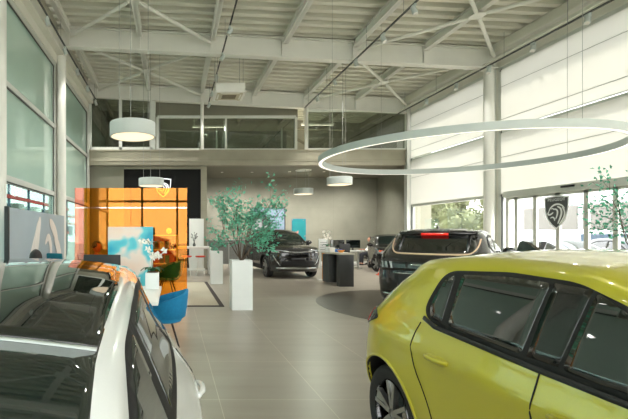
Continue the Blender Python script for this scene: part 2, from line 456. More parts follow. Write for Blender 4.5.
# ------------------------------------------------------------------ cars
class Car:
    def __init__(s, name, label, sp, paint, loc, rz, cat='car', steer=0, group=None):
        s.sp = sp; s.L = sp['L']; s.root = thing(name, label, cat, loc, rz, group)
        s.build_body(paint); s.steer = steer
    def build_body(s, paint):
        sp = s.sp; L = sp['L']; hw = sp['W'] / 2; zb = sp.get('zb', .2)
        top = pchip(sp['top']); nose = pchip(sp['nose']); tail = pchip(sp['tail']); belt = pchip(sp['belt'])
        wq = pchip(sp.get('side', [(0, .93), (.12, .97), (.4, 1.0), (.68, .985), (.74, .97), (.9, .96), (1, .945)]))
        wx = pchip(sp.get('plan', [(0, .93), (.6, .985), (1.2, 1), (L - 1.3, 1), (L - .5, .985), (L, .95)]))
        th = sp.get('th', .36); rr = sp.get('rr', .07); cr = pchip(sp['crown'])
        p = sp.get('pw', 3.6); rn = sp.get('rn', .75); rt = sp.get('rt', .6)
        ends = 9
        par = []
        for i in range(ends + 1):
            fi = PI / 2 * i / ends
            par.append(('n', 1 - math.cos(fi) ** (2 / p), math.sin(fi) ** (2 / p)))
        mid = 64
        for i in range(1, mid): par.append(('m', i / mid, 1))
        for i in range(ends, -1, -1):
            fi = PI / 2 * i / ends
            par.append(('t', 1 - math.cos(fi) ** (2 / p), math.sin(fi) ** (2 / p)))
        def width(x, z, tp):
            zB = belt(x)
            q = (min(z, zB) - zb) / (zB - zb)
            y = hw * wq(q) * wx(x)
            if z > zB:
                e = z - zB
                y -= th * e * min(1, e / .03)
                y -= .12 * max(0, e - .05) ** 2
            e = z - (tp - rr)
            if e > 0:
                y -= rr * (1 - math.sqrt(max(0, 1 - (e / rr) ** 2))) * .9
            for cx, cz, rx_, rz_, amt in sp.get('bulge', []):
                g = ((x - cx) / rx_) ** 2 + ((z - cz) / rz_) ** 2
                if g < 1: y += amt * (1 - g) ** 2
            return max(y, .02)
        NT = 34; NC = 8
        bm = bmesh.new()
        def row(t, k):
            pts = []
            for kind, d, P in par:
                z = zb + t * .6
                for _ in range(14):
                    xn, xt = nose(z), tail(z)
                    if kind == 'n': x = xn + rn * d
                    elif kind == 't': x = xt - rt * d
                    else: x = xn + rn + (xt - rt - xn - rn) * d
                    tp = top(x); z = .5 * z + .5 * (zb + t * (tp - zb))
                y = width(x, z, tp) * P
                zz = z
                if k < 1:
                    zz = z + cr(x) * (1 - k * k)
                    y *= k
                pts.append((x - L / 2, y, zz))
            return pts
        rows = [row(0, k) for k in (0, .5)]
        for i in rows:
            for j, q in enumerate(i): i[j] = (q[0], q[1], zb)
        for i in range(NT + 1):
            t = i / NT
            rows.append(row(t, 1))
        for i in range(1, NC + 1): rows.append(row(1, 1 - i / NC if i < NC else 0))
        def mk(sgn):
            V = []
            for r in rows: V.append([bm.verts.new((a, b * sgn, c)) for a, b, c in r])
            for a, b in zip(V, V[1:]):
                for j in range(len(a) - 1):
                    bm.faces.new((a[j], a[j + 1], b[j + 1], b[j]))
        mk(1); mk(-1)
        bmesh.ops.remove_doubles(bm, verts=bm.verts[:], dist=1e-4)
        bad = [f for f in bm.faces if f.calc_area() < 1e-10]
        bmesh.ops.delete(bm, geom=bad, context='FACES_ONLY')
        bmesh.ops.dissolve_degenerate(bm, dist=1e-5, edges=bm.edges[:])
        hol = [e for e in bm.edges if len(e.link_faces) == 1]
        if hol: bmesh.ops.holes_fill(bm, edges=hol, sides=0)
        bmesh.ops.recalc_face_normals(bm, faces=bm.faces[:])
        s.bvh = BVHTree.FromBMesh(bm)
        me = mesh_from(bm, 'body', 40)
        tmp = bpy.data.objects.new('body', me); COL.objects.link(tmp)
        # wheel arches cut out of the shell
        R = sp['R'] + sp.get('gap', .05); c = MB()
        for wxp in sp['wheels']:
            for sg in (-1, 1):
                c.lathe([(0, sg * (hw - .3)), (R, sg * (hw - .3)), (R, sg * (hw + .3)), (0, sg * (hw + .3))], (wxp - L / 2, 0, sp['R']), 48, 'Y')
        cme = mesh_from(c.bm, 'cut', 30, False); co = bpy.data.objects.new('cut', cme); COL.objects.link(co)
        md = tmp.modifiers.new('b', 'BOOLEAN'); md.operation = 'DIFFERENCE'; md.object = co; md.solver = 'EXACT'
        bpy.context.view_layer.update()
        dg = bpy.context.evaluated_depsgraph_get()
        me2 = bpy.data.meshes.new_from_object(tmp.evaluated_get(dg))
        bpy.data.objects.remove(tmp); bpy.data.objects.remove(co); bpy.data.meshes.remove(me); bpy.data.meshes.remove(cme)
        bm = bmesh.new(); bm.from_mesh(me2); bpy.data.meshes.remove(me2)
        for f in bm.faces:
            f.material_index = 0; f.smooth = True
            for wxp in sp['wheels']:
                ok = True
                for v in f.verts:
                    rad = math.hypot(v.co.x - wxp + L / 2, v.co.z - sp['R'])
                    if not (abs(rad - R) < 2e-3 or (abs(abs(v.co.y) - (hw - .3)) < 2e-3 and rad < R + 2e-3)): ok = False; break
                if ok: f.material_index = 1
            if f.normal.z < -.9 and f.calc_center_median().z < zb + .02: f.material_index = 1
        for e in bm.edges:
            e.smooth = not (len(e.link_faces) != 2 or e.calc_face_angle(0) > math.radians(33) or e.link_faces[0].material_index != e.link_faces[1].material_index)
        me = bpy.data.meshes.new('body'); bm.to_mesh(me); bm.free()
        s.body = link('body', me, [paint, BLACK], s.root)
    def cast(s, mode, u, v):
        L2 = s.L / 2
        if mode == 'R': o, d = (u - L2, 3, v), (0, -1, 0)
        elif mode == 'L': o, d = (u - L2, -3, v), (0, 1, 0)
        elif mode == 'T': o, d = (6, u, v), (-1, 0, 0)
        elif mode == 'N': o, d = (-6, u, v), (1, 0, 0)
        else: o, d = (u - L2, v, 4), (0, 0, -1)
        h = s.bvh.ray_cast(Vector(o), Vector(d))
        if h[0] is None:
            q = Vector(o); 
            if mode in 'RL': q.y = .6 if mode == 'R' else -.6
            elif mode == 'T': q.x = L2
            elif mode == 'N': q.x = -L2
            else: q.z = 1
            h = s.bvh.find_nearest(q)
        n = h[1].normalized(); dv = Vector(d)
        if n.dot(dv) > 0: n = -n
        return h[0], n
    def patch(s, name, mode, poly, mat, off=.004, step=.06, round_=0, parent=None, deep=.012):
        if round_: poly = fillet(poly, .05 * round_)
        pts = []
        for i in range(len(poly)):
            a = Vector(poly[i]); b = Vector(poly[(i + 1) % len(poly)])
            k = max(1, int((b - a).length / step))
            for j in range(k): pts.append(a + (b - a) * j / k)
        nb = len(pts)
        x0 = min(p.x for p in pts); x1 = max(p.x for p in pts); y0 = min(p.y for p in pts); y1 = max(p.y for p in pts)
        def inside(q):
            c = False
            for i in range(nb):
                a, b = pts[i], pts[i - 1]
                if (a.y > q.y) != (b.y > q.y) and q.x < (b.x - a.x) * (q.y - a.y) / (b.y - a.y) + a.x: c = not c
            return c
        verts = list(pts)
        gx = int((x1 - x0) / step) + 1; gy = int((y1 - y0) / step) + 1
        for i in range(1, gx):
            for j in range(1, gy):
                q = Vector((x0 + (x1 - x0) * i / gx, y0 + (y1 - y0) * j / gy))
                if inside(q) and min((q - p).length for p in pts) > step * .35: verts.append(q)
        V, E, F, *_ = delaunay_2d_cdt(verts, [], [list(range(nb))], 1, 1e-6)
        bm = bmesh.new(); hi = []; lo = []
        for q in V:
            p, n = s.cast(mode, q.x, q.y)
            hi.append(bm.verts.new(p + n * off)); lo.append((p, n))
        cnt = {}
        for f in F:
            try: bm.faces.new([hi[i] for i in f])
            except ValueError: continue
            for i in range(len(f)):
                e = (f[i], f[(i + 1) % len(f)])
                cnt[tuple(sorted(e))] = cnt.get(tuple(sorted(e)), []) + [e]
        low = {}
        for es in cnt.values():
            if len(es) == 1:
                a, b = es[0]
                for k in (a, b):
                    if k not in low: low[k] = bm.verts.new(lo[k][0] - lo[k][1] * deep)
                bm.faces.new((hi[b], hi[a], low[a], low[b]))
        for f in bm.faces: f.smooth = True
        for e in bm.edges: e.smooth = not (len(e.link_faces) != 2 or e.calc_face_angle(0) > math.radians(40))
        me = bpy.data.meshes.new(name); bm.to_mesh(me); bm.free()
        return link(name, me, mat, parent or s.root)
    def both(s, name, poly, mat, **k):
        return [s.patch(name, m, poly, mat, **k) for m in 'RL']
    def mirrorpatch(s, name, mode, poly, mat, **k):
        return [s.patch(name, mode, [(a * sg, b) for a, b in poly], mat, **k) for sg in (1, -1)]
    def seam(s, name, mode, line, w=.006, **k):
        return s.patch(name, mode, strip2(line, w), SEAM, off=.003, deep=.003, step=.03, **k)
    def wheels(s, style='five', rim=ALLOY):
        sp = s.sp; R = sp['R']; hw = sp['W'] / 2; tw = .215; rr = R * .70
        first = {}
        for i, wxp in enumerate(sp['wheels']):
            for sg in (-1, 1):
                cy = sg * (hw - .035 - tw / 2)
                st = s.steer if i == 0 else 0
                key = sg
                if key in first:
                    rimo, tyo = first[key]
                    w = rimo.copy(); COL.objects.link(w); w.location = (wxp - s.L / 2, cy, R); w.rotation_euler = (0, 0, st)
                    for ch in rimo.children:
                        t = ch.copy(); COL.objects.link(t); t.parent = w
                    continue
                m = MB(); o = sg * tw / 2
                m.lathe([(rr, -o * .9), (rr, o * .85), (rr * .97, o * .95), (rr * .93, o * .8), (rr * .90, o * .1), (rr * .92, -o * .9)], (0, 0, 0), 40, 'Y', True)
                m0 = m; m = MB()
                for k in range(5):
                    a = 2 * PI * k / 5 + PI / 2
                    for da in (-.20, .20):
                        p0 = Vector((math.cos(a + da * .9) * R * .10, o * .72, math.sin(a + da * .9) * R * .10))
                        p1 = Vector((math.cos(a + da) * rr * .95, o * .80, math.sin(a + da) * rr * .95))
                        m.bar(p0, p1, R * .085, .035, (0, sg, 0))
                    m.bar(Vector((math.cos(a) * rr * .62, o * .74, math.sin(a) * rr * .62)), Vector((math.cos(a) * rr * .95, o * .8, math.sin(a) * rr * .95)), R * .2, .02, (0, sg, 0))
                m.lathe([(0, o * .8), (R * .1, o * .8), (R * .15, o * .7), (R * .15, o * .2), (0, o * .2)], (0, 0, 0), 20, 'Y')
                w = obj('wheel', m0, BLACKG, s.root)
                w.location = (wxp - s.L / 2, cy, R); w.rotation_euler = (0, 0, st)
                h = tw / 2
                prof = [(rr * .97, -h * .85), (R * .85, -h), (R * .95, -h * .97), (R * .99, -h * .8), (R, -h * .4), (R, h * .4), (R * .99, h * .8), (R * .95, h * .97), (R * .85, h), (rr * .97, h * .85)]
                t = obj('tyre', MB().lathe(prof, (0, 0, 0), 48, 'Y', True), TYRE, w, 50)
                d = obj('brake_disc', MB().lathe([(0, -o * .1), (R * .5, -o * .1), (R * .5, o * .12), (0, o * .12)], (0, 0, 0), 28, 'Y'), FRAMED, w)
                obj('spokes', m, rim, w)
                first[key] = (w, t)
    def mirrors(s, x, z, mat, size=.11):
        hw = s.sp['W'] / 2
        for sg in (1, -1):
            p, n = s.cast('R' if sg > 0 else 'L', x + .03, z - .02)
            m = MB()
            m.ball((x - s.L / 2, p.y + sg * .12, z + .03), size, 3, (.62, 1.05, .72))
            o = obj('wing_mirror', m, mat, s.root, 60)
            obj('mirror_arm', MB().bar((x - s.L / 2 + .02, p.y - sg * .03, z - .05), (x - s.L / 2, p.y + sg * .08, z), .05, .03), BLACK, o)
            obj('mirror_glass', MB().ball((x - s.L / 2 + size * .5, p.y + sg * .12, z + .03), size * .85, 3, (.25, 1.0, .68)), CARGLASS, o)
    def handle(s, x, z, mat, w=.2):
        for md in 'RL':
            cup = s.patch('door_handle', md, chaikin([(x - w / 2, z - .02), (x + w / 2, z - .025), (x + w / 2, z + .025), (x - w / 2, z + .03)], 2), mat, off=.004, step=.03)
            pts = []
            for i in range(7):
                t = i / 6
                p, n = s.cast(md, x - w / 2 + w * t, z + .008 - .008 * t)
                pts.append(p + n * (.004 + .02 * math.sin(PI * t) ** .6))
            obj('grip', MB().tube(pts, [.010, .014, .015, .015, .015, .014, .010], 8), mat, cup, 60)
    def fin(s, x, z_off=0, mat=None):
        p, n = s.cast('O', x, 0)
        m = MB()
        prof = [(-.12, 0), (-.05, .034), (.02, .070), (.05, .078), (.075, .070), (.09, 0)]
        def f(u, v, w): return Vector((p.x + u, (w - .5) * .044 * (1 - v / .12), p.z - .006 + v))
        m.prism(prof, f, 1)
        return obj('roof_antenna', m, mat or BLACKG, s.root, 50)
SKY, SUN, EXPO, SPOT, DOWN = 2.6, 5.5, 1.52, 70, 190
# ------------------------------------------------------------------ the cars
def side_set(c, out, panes, seams, handles, paint, glass=CARGLASS, tr=SEAM):
    for md in 'RL':
        c.patch('window_surround', md, out, tr, off=.003, round_=1.2, step=.04)
        for pn in panes: c.patch('side_window', md, pn, glass, off=.0048, round_=.5, deep=-.0025, step=.04)
        for sm in seams: c.seam('door_gap', md, sm)
    for x, z in handles: c.handle(x, z, paint)

def arch(c, i, w, mat, a0=-8, a1=188, rad=None):
    sp = c.sp; R = (rad or sp['R'] + sp.get('gap', .05)); x0 = sp['wheels'][i]; z0 = sp['R']
    inn = []; out = []
    for k in range(25):
        a = math.radians(a0 + (a1 - a0) * k / 24)
        inn.append((x0 + math.cos(a) * (R + .002), z0 + math.sin(a) * (R + .002))); out.append((x0 + math.cos(a) * (R + w), z0 + math.sin(a) * (R + w)))
    for md in 'RL': c.patch('wheel_arch', md, inn + out[::-1], mat, off=.008, step=.08, deep=.02)

# lime yellow hatchback, nose towards the camera side
YEL = dict(L=4.06, W=1.745, zb=.2, R=.325, wheels=(.83, 3.385), th=.36, rr=.035, pw=3.0,
    plan=[(0, .9), (.6, .985), (1.2, 1), (2.9, 1), (3.5, .99), (3.85, .965), (4.06, .94)], gap=.055,
    top=[(0, .70), (.3, .80), (.9, .90), (1.15, .985), (1.9, 1.345), (2.2, 1.405), (2.75, 1.412), (3.25, 1.375), (3.55, 1.325), (4.0, 1.30)],
    crown=[(0, .04), (1, .05), (2.2, .055), (3.5, .05)],
    nose=[(.2, .12), (.35, .02), (.55, 0), (.7, .04), (.8, .12)],
    tail=[(.2, 3.93), (.35, 4.03), (.6, 4.06), (.82, 4.05), (.95, 4.01), (1.02, 3.93), (1.2, 3.73), (1.3, 3.60), (1.4, 3.54)],
    belt=[(0, .96), (1.2, .985), (2.5, 1.01), (3.2, 1.04), (3.7, 1.07)],
    side=[(0, .92), (.12, .955), (.35, .985), (.6, .985), (.75, .99), (.8, .999), (.84, .99), (.9, .972), (1, .945)],
    bulge=[(3.45, .66, .75, .36, .045), (.8, .6, .75, .36, .035)])
yel = Car('hatchback_car', 'lime yellow hatchback parked nearest the camera with dark tinted windows', YEL, P_YEL, (2.305, 1.63, 0), PI / 2)
YO = [(1.10, .985), (2.2, 1.0), (2.86, 1.025), (2.99, 1.06), (3.03, 1.12), (2.98, 1.29), (2.91, 1.335), (2.5, 1.362), (2.15, 1.352), (1.88, 1.275), (1.6, 1.145)]
YP = [[(2.84, 1.05), (2.94, 1.06), (2.985, 1.12), (2.94, 1.28), (2.87, 1.315)], [(2.28, 1.03), (2.78, 1.045), (2.82, 1.32), (2.5, 1.338), (2.27, 1.336)],
      [(1.32, 1.012), (2.08, 1.025), (2.06, 1.325), (1.92, 1.265), (1.65, 1.14)]]
side_set(yel, YO, YP, [chain([(2.17, 1.0), (2.17, .72), (2.13, .5), (2.12, .24)]), chain([(1.16, .96), (1.1, .8), (1.14, .26)]),
    chain([(3.02, 1.02), (3.06, .93), (3.03, .78), (2.9, .62), (2.83, .45), (2.81, .28)]), [(1.2, .24), (2.8, .24)]], [(2.80, .855), (1.98, .85)], P_YEL)
yel.both('pillar_panel', [(2.10, 1.03), (2.25, 1.03), (2.25, 1.338), (2.08, 1.33)], BLACKG, off=.0042, deep=-.002, step=.04)
yel.both('belt_trim', strip2([(1.12, .978), (2.2, .996), (2.88, 1.018), (3.0, 1.05)], .022), BLACK, off=.009)
yel.patch('windscreen', 'O', [(1.2, -.60), (1.45, -.62), (1.85, -.56), (1.93, 0), (1.85, .56), (1.45, .62), (1.2, .60), (1.12, 0)], CARGLASS, off=.004, round_=2, step=.1)
yel.patch('rear_window', 'T', [(-.52, 1.1), (.52, 1.1), (.47, 1.29), (-.47, 1.29)], CARGLASS, off=.004, round_=2, step=.08)
yel.patch('light_bar', 'T', [(-.60, .90), (.60, .90), (.58, .99), (-.58, .99)], BLACKG, off=.005)
TL = [(3.52, .95), (3.72, .87), (3.99, .85), (4.02, .91), (3.99, 1.02), (3.84, 1.02), (3.6, .985)]
for md in 'RL':
    t = yel.patch('tail_lamp', md, TL, BLACKG, off=.008, round_=1, step=.03)
    for k in range(3):
        yel.patch('lamp_claw', md, [(3.68 + .075 * k, .895), (3.71 + .075 * k, .89), (3.745 + .075 * k, .985), (3.715 + .075 * k, .99)], LAMPRED, off=.012, step=.03, parent=t)
yel.patch('rear_bumper_insert', 'T', [(-.6, .28), (.6, .28), (.66, .5), (-.66, .5)], BLACK, off=.006, round_=2)
yel.mirrorpatch('headlamp', 'N', [(.45, .62), (.72, .66), (.74, .76), (.5, .70)], LAMPCLR, off=.006)
yel.patch('grille', 'N', [(-.5, .3), (.5, .3), (.55, .56), (-.55, .56)], BLACK, off=.006, round_=1)
for i in (0, 1): arch(yel, i, .02, P_YEL)
yel.wheels(); yel.mirrors(1.45, 1.02, P_YEL); yel.fin(3.24)

# white hatchback with a black glass roof
WHT = dict(L=4.38, W=1.86, zb=.19, R=.335, wheels=(.92, 3.6), th=.40, rr=.035, gap=.05,
    top=[(0, .68), (.4, .78), (1.1, .90), (1.35, .95), (2.08, 1.27), (2.3, 1.308), (2.6, 1.345), (3.2, 1.37), (3.7, 1.36), (4.05, 1.325), (4.3, 1.29)],
    crown=[(0, .05), (1.3, .06), (2.3, .045), (3.4, .045), (4.3, .03)],
    nose=[(.2, .1), (.4, .01), (.6, 0), (.72, .06), (.8, .15)],
    tail=[(.2, 4.2), (.45, 4.35), (.8, 4.38), (.98, 4.34), (1.1, 4.22), (1.26, 4.05)],
    side=[(0, .93), (.12, .97), (.4, 1.0), (.68, .985), (.82, .965), (.9, .93), (1, .885)],
    belt=[(0, .92), (1.3, .93), (2.4, .955), (3.4, .985), (4.3, 1.02)],
    plan=[(0, .93), (.6, .985), (1.2, 1), (2.5, .995), (3.3, .945), (3.9, .88), (4.38, .84)],
    bulge=[(3.4, .80, 1.1, .36, .075), (.92, .62, .8, .35, .03)])
wht = Car('hatchback_car', 'white hatchback with a black glass roof at the lower left corner', WHT, P_WHT, (-.81, 1.0, 0), PI / 2)
WO = [(1.28, .95), (2.4, .965), (3.3, 1.0), (3.75, 1.05), (3.95, 1.13), (3.98, 1.25), (3.8, 1.29), (3.2, 1.318), (2.7, 1.305), (2.3, 1.265), (2.0, 1.16)]
WP = [[(1.5, .985), (2.46, .995), (2.46, 1.262), (2.32, 1.235), (2.05, 1.13)], [(2.56, .998), (3.28, 1.025), (3.22, 1.29), (2.72, 1.28), (2.56, 1.268)],
      [(3.36, 1.03), (3.72, 1.08), (3.9, 1.145), (3.92, 1.235), (3.77, 1.265), (3.32, 1.285)]]
side_set(wht, WO, WP, [chain([(2.5, .95), (2.5, .6), (2.42, .26)]), chain([(1.4, .92), (1.32, .7), (1.36, .27)]), chain([(3.4, .97), (3.4, .8), (3.2, .62), (3.1, .3)]), [(1.4, .25), (3.1, .25)]],
    [(3.22, .83), (2.28, .81)], P_WHT, glass=CARGLASS2)
wht.patch('header_panel', 'O', [(2.02, -.653), (2.30, -.637), (2.30, .637), (2.02, .653)], BLACKG, off=.002, deep=.002, step=.05)
wht.patch('windscreen', 'O', [(1.38, -.70), (1.7, -.695), (2.154, -.643), (2.154, .643), (1.7, .695), (1.38, .70), (1.28, 0)], CARGLASS2, off=.004, round_=.2, step=.06, deep=.0)
wht.patch('roof_glass', 'O', [(2.185, -.640), (2.7, -.618), (3.2, -.57), (3.65, -.50), (3.72, 0), (3.65, .50), (3.2, .57), (2.7, .618), (2.185, .640)], CARGLASS, off=.004, round_=0, step=.06, deep=0)
wht.patch('roof_bar', 'O', [(2.158, -.641), (2.174, -.640), (2.174, .640), (2.158, .641)], LAMPBODY, off=.0055, step=.05, deep=-.003)
wht.patch('rear_window', 'T', [(-.5, 1.06), (.5, 1.06), (.46, 1.22), (-.46, 1.22)], CARGLASS, off=.005, step=.08)
wht.mirrorpatch('headlamp', 'N', [(.5, .58), (.8, .62), (.82, .72), (.55, .67)], LAMPCLR, off=.006)
wht.patch('grille', 'N', [(-.55, .3), (.55, .3), (.6, .6), (-.6, .6)], BLACK, off=.006, round_=1)
wht.patch('light_bar', 'T', [(-.78, .82), (.78, .82), (.78, .92), (-.78, .92)], LAMPRED, off=.006)
wht.wheels(); wht.mirrors(1.62, .99, P_WHT)

# black coupe-like crossover on the brown floor disc, seen from behind
SUV = dict(L=4.54, W=1.9, zb=.22, R=.36, wheels=(.9, 3.63), th=.40, rr=.05, gap=.06,
    top=[(0, .92), (.4, 1.0), (1.1, 1.08), (1.4, 1.13), (2.15, 1.50), (2.5, 1.57), (3.0, 1.58), (3.6, 1.565), (4.0, 1.54), (4.4, 1.52)],
    crown=[(0, .05), (1.3, .06), (2.5, .06), (4, .05)],
    nose=[(.22, .12), (.45, .01), (.75, 0), (.95, .05), (1.05, .15)],
    tail=[(.22, 4.38), (.4, 4.49), (.7, 4.54), (.98, 4.53), (1.1, 4.49), (1.16, 4.42), (1.3, 4.22), (1.45, 4.03), (1.52, 3.98), (1.6, 3.95)],
    belt=[(0, 1.06), (1.4, 1.07), (2.5, 1.09), (3.4, 1.14), (4.2, 1.2)],
    bulge=[(3.6, .75, .8, .4, .03), (.9, .7, .8, .4, .03)])
YAW = math.radians(40)
u_ = Vector((math.sin(YAW), math.cos(YAW))); r_ = Vector((math.cos(YAW), -math.sin(YAW)))
Lc = Vector((3.80, 8.40)); ctr = Lc + r_ * .95 + u_ * 2.27
suv = Car('crossover_car', 'black crossover on the brown floor disc, rear and red brake lamp towards the camera', SUV, P_BLK, (ctr.x, ctr.y, 0), math.atan2(-u_.y, -u_.x))
SO = [(1.32, 1.08), (2.5, 1.105), (3.5, 1.16), (3.88, 1.25), (3.92, 1.31), (3.6, 1.47), (3.0, 1.515), (2.5, 1.505), (2.15, 1.43)]
SP = [[(1.55, 1.12), (2.45, 1.135), (2.45, 1.47), (2.2, 1.41)], [(2.55, 1.14), (3.3, 1.175), (3.3, 1.47), (2.95, 1.485), (2.55, 1.475)], [(3.36, 1.185), (3.75, 1.25), (3.8, 1.31), (3.55, 1.44), (3.36, 1.465)]]
side_set(suv, SO, SP, [chain([(2.5, 1.08), (2.5, .7), (2.45, .3)]), chain([(1.4, 1.05), (1.3, .8), (1.35, .3)]), chain([(3.5, 1.12), (3.45, .9), (3.25, .7), (3.1, .3)])], [(3.2, .98), (2.3, .95)], P_BLK)
suv.patch('rear_window', 'T', [(-.62, 1.17), (.62, 1.17), (.70, 1.24), (.60, 1.49), (-.60, 1.49), (-.70, 1.24)], CARGLASS, off=.005, round_=1, step=.07)
tan_ = M('beige window edge strip', (206, 178, 146), .5, noise=(9, .03))  # beige colour paints the ring light's reflection along the rear window edge
suv.patch('window_edge_strip', 'T', strip2(chain([(-.70, 1.44), (-.69, 1.30), (-.62, 1.19), (-.5, 1.165), (.5, 1.165), (.62, 1.19), (.69, 1.30), (.70, 1.44)]), .022), tan_, off=.010, step=.04)
suv.patch('rear_spoiler', 'T', [(-.64, 1.525), (.64, 1.525), (.62, 1.60), (-.62, 1.60)], BLACKG, off=.03, round_=1, deep=.03)
suv.patch('brake_lamp', 'T', [(-.22, 1.505), (.22, 1.505), (.22, 1.535), (-.22, 1.535)], LAMPRED2, off=.036, step=.05)
suv.patch('lamp_panel', 'T', [(-.86, .86), (.86, .86), (.82, 1.06), (-.82, 1.06)], BLACKG, off=.006, round_=1)
for sg in (1, -1):
    for k in range(3):
        x0 = .60 + .09 * k
        suv.patch('lamp_claw', 'T', [(sg * x0, .90), (sg * (x0 + .035), .90), (sg * (x0 + .065), 1.02), (sg * (x0 + .02), 1.02)], LAMPCLR, off=.011, step=.04)
suv.patch('maker_lettering', 'T', strip2([(-.3, .97), (.3, .97)], .03), CHROME, off=.010)
suv.patch('plate_recess', 'T', [(-.5, .52), (.5, .52), (.56, .80), (-.56, .80)], BLACK, off=.005, round_=1)
suv.patch('chrome_strip', 'T', strip2([(-.55, .81), (.55, .81)], .02), CHROME, off=.010)
suv.patch('number_plate', 'T', [(-.26, .60), (.26, .60), (.26, .71), (-.26, .71)], WINBLUE, off=.012)
suv.patch('bumper_skid', 'T', [(-.78, .36), (.78, .36), (.83, .43), (-.83, .43)], CHROME, off=.010)
suv.patch('lower_bumper', 'T', [(-.82, .24), (.82, .24), (.82, .35), (-.82, .35)], BLACK, off=.008)
suv.mirrorpatch('headlamp', 'N', [(.5, .82), (.84, .84), (.84, .93), (.55, .9)], LAMPCLR, off=.006)
suv.patch('windscreen', 'O', [(1.45, -.66), (2.08, -.6), (2.12, 0), (2.08, .6), (1.45, .66), (1.36, 0)], CARGLASS, off=.005, round_=1, step=.09)
suv.mirrorpatch('roof_rail', 'O', strip2([(2.3, .66), (3.9, .64)], .035), BLACKG, off=.03)
for i in (0, 1): arch(suv, i, .055, BLACK)
suv.both('sill_cladding', [(1.3, .24), (3.2, .24), (3.2, .36), (1.3, .36)], BLACK, off=.008)
suv.wheels(); suv.mirrors(1.65, 1.14, BLACKG); suv.fin(3.6)

# black family crossover at the back, front towards the camera
CEN = dict(L=4.5, W=1.84, zb=.24, R=.37, wheels=(.88, 3.6), th=.34, rr=.05, gap=.06,
    top=[(0, 1.0), (.4, 1.06), (1.0, 1.12), (1.25, 1.16), (1.95, 1.56), (2.4, 1.645), (3.2, 1.655), (3.9, 1.61), (4.3, 1.56)],
    crown=[(0, .05), (1.2, .06), (2.5, .05), (4.3, .05)],
    nose=[(.24, .12), (.42, .03), (.7, 0), (.95, .02), (1.06, .10), (1.12, .2)],
    tail=[(.24, 4.36), (.5, 4.48), (.9, 4.5), (1.1, 4.46), (1.4, 4.33), (1.6, 4.2)],
    belt=[(0, 1.08), (1.3, 1.1), (2.6, 1.13), (4.2, 1.17)],
    bulge=[(3.6, .75, .8, .42, .03), (.9, .72, .8, .42, .035)], rn=.7)
ya = math.radians(94.5)
cen = Car('family_car', 'dark black family crossover facing the camera at the back, behind the leafy tree', CEN, P_BLK2, (4.02, 16.98, 0), ya)
CO = [(1.25, 1.12), (2.6, 1.15), (3.9, 1.18), (4.05, 1.25), (3.95, 1.47), (3.6, 1.56), (2.4, 1.575), (1.98, 1.48)]
CP = [[(1.45, 1.16), (2.4, 1.175), (2.4, 1.54), (2.05, 1.46)], [(2.5, 1.18), (3.3, 1.195), (3.3, 1.53), (2.5, 1.545)], [(3.38, 1.2), (3.85, 1.22), (3.92, 1.27), (3.85, 1.44), (3.55, 1.52), (3.38, 1.525)]]
side_set(cen, CO, CP, [chain([(2.45, 1.12), (2.45, .7), (2.4, .35)]), chain([(1.35, 1.08), (1.3, .8), (1.33, .35)]), chain([(3.45, 1.15), (3.35, .85), (3.1, .6), (3.08, .35)])], [(3.2, 1.0), (2.25, .98)], P_BLK2)
cen.patch('windscreen', 'O', [(1.28, -.70), (1.6, -.70), (1.9, -.62), (1.93, 0), (1.9, .62), (1.6, .70), (1.28, .70), (1.2, 0)], CARGLASS2, off=.005, round_=1, step=.09)
cen.mirrorpatch('headlamp', 'N', [(.40, .88), (.84, .86), (.86, .99), (.62, 1.0), (.42, .95)], BLACKG, off=.006)
cen.mirrorpatch('lamp_strip', 'N', strip2([(.36, .935), (.6, .96), (.86, .975)], .028), LAMPCLR, off=.011, step=.04)
cen.mirrorpatch('lamp_unit', 'N', [(.62, .88), (.82, .88), (.82, .925), (.62, .925)], CHROME, off=.011, step=.04)
cen.patch('grille', 'N', [(-.56, .72), (.56, .72), (.62, .92), (-.62, .92)], BLACKG, off=.006, round_=1)
cen.patch('grille_bar', 'N', strip2([(-.5, .93), (-.12, .90), (.12, .90), (.5, .93)], .024), CHROME, off=.012, step=.04)
cen.patch('number_plate', 'N', [(-.26, .60), (.26, .60), (.26, .71), (-.26, .71)], BLACK, off=.014)
cen.patch('lower_grille', 'N', [(-.6, .42), (.6, .42), (.55, .62), (-.55, .62)], BLACK, off=.006, round_=1)
cen.patch('skid_strip', 'N', strip2([(-.7, .36), (.7, .36)], .055), CHROME, off=.012)
cen.mirrorpatch('fog_vent', 'N', [(.62, .44), (.84, .5), (.86, .78), (.8, .8)], BLACKG, off=.006)
cen.mirrorpatch('vent_trim', 'N', strip2([(.60, .46), (.72, .62), (.80, .80)], .022), CHROME, off=.012, step=.04)
for i in (0, 1): arch(cen, i, .06, BLACK)
cen.both('sill_cladding', [(1.3, .26), (3.15, .26), (3.15, .42), (1.3, .42)], BLACK, off=.008)
cen.mirrorpatch('roof_rail', 'O', strip2([(2.2, .63), (3.9, .62)], .04), BLACKG, off=.04)
cen.wheels(); cen.mirrors(1.55, 1.17, BLACKG)

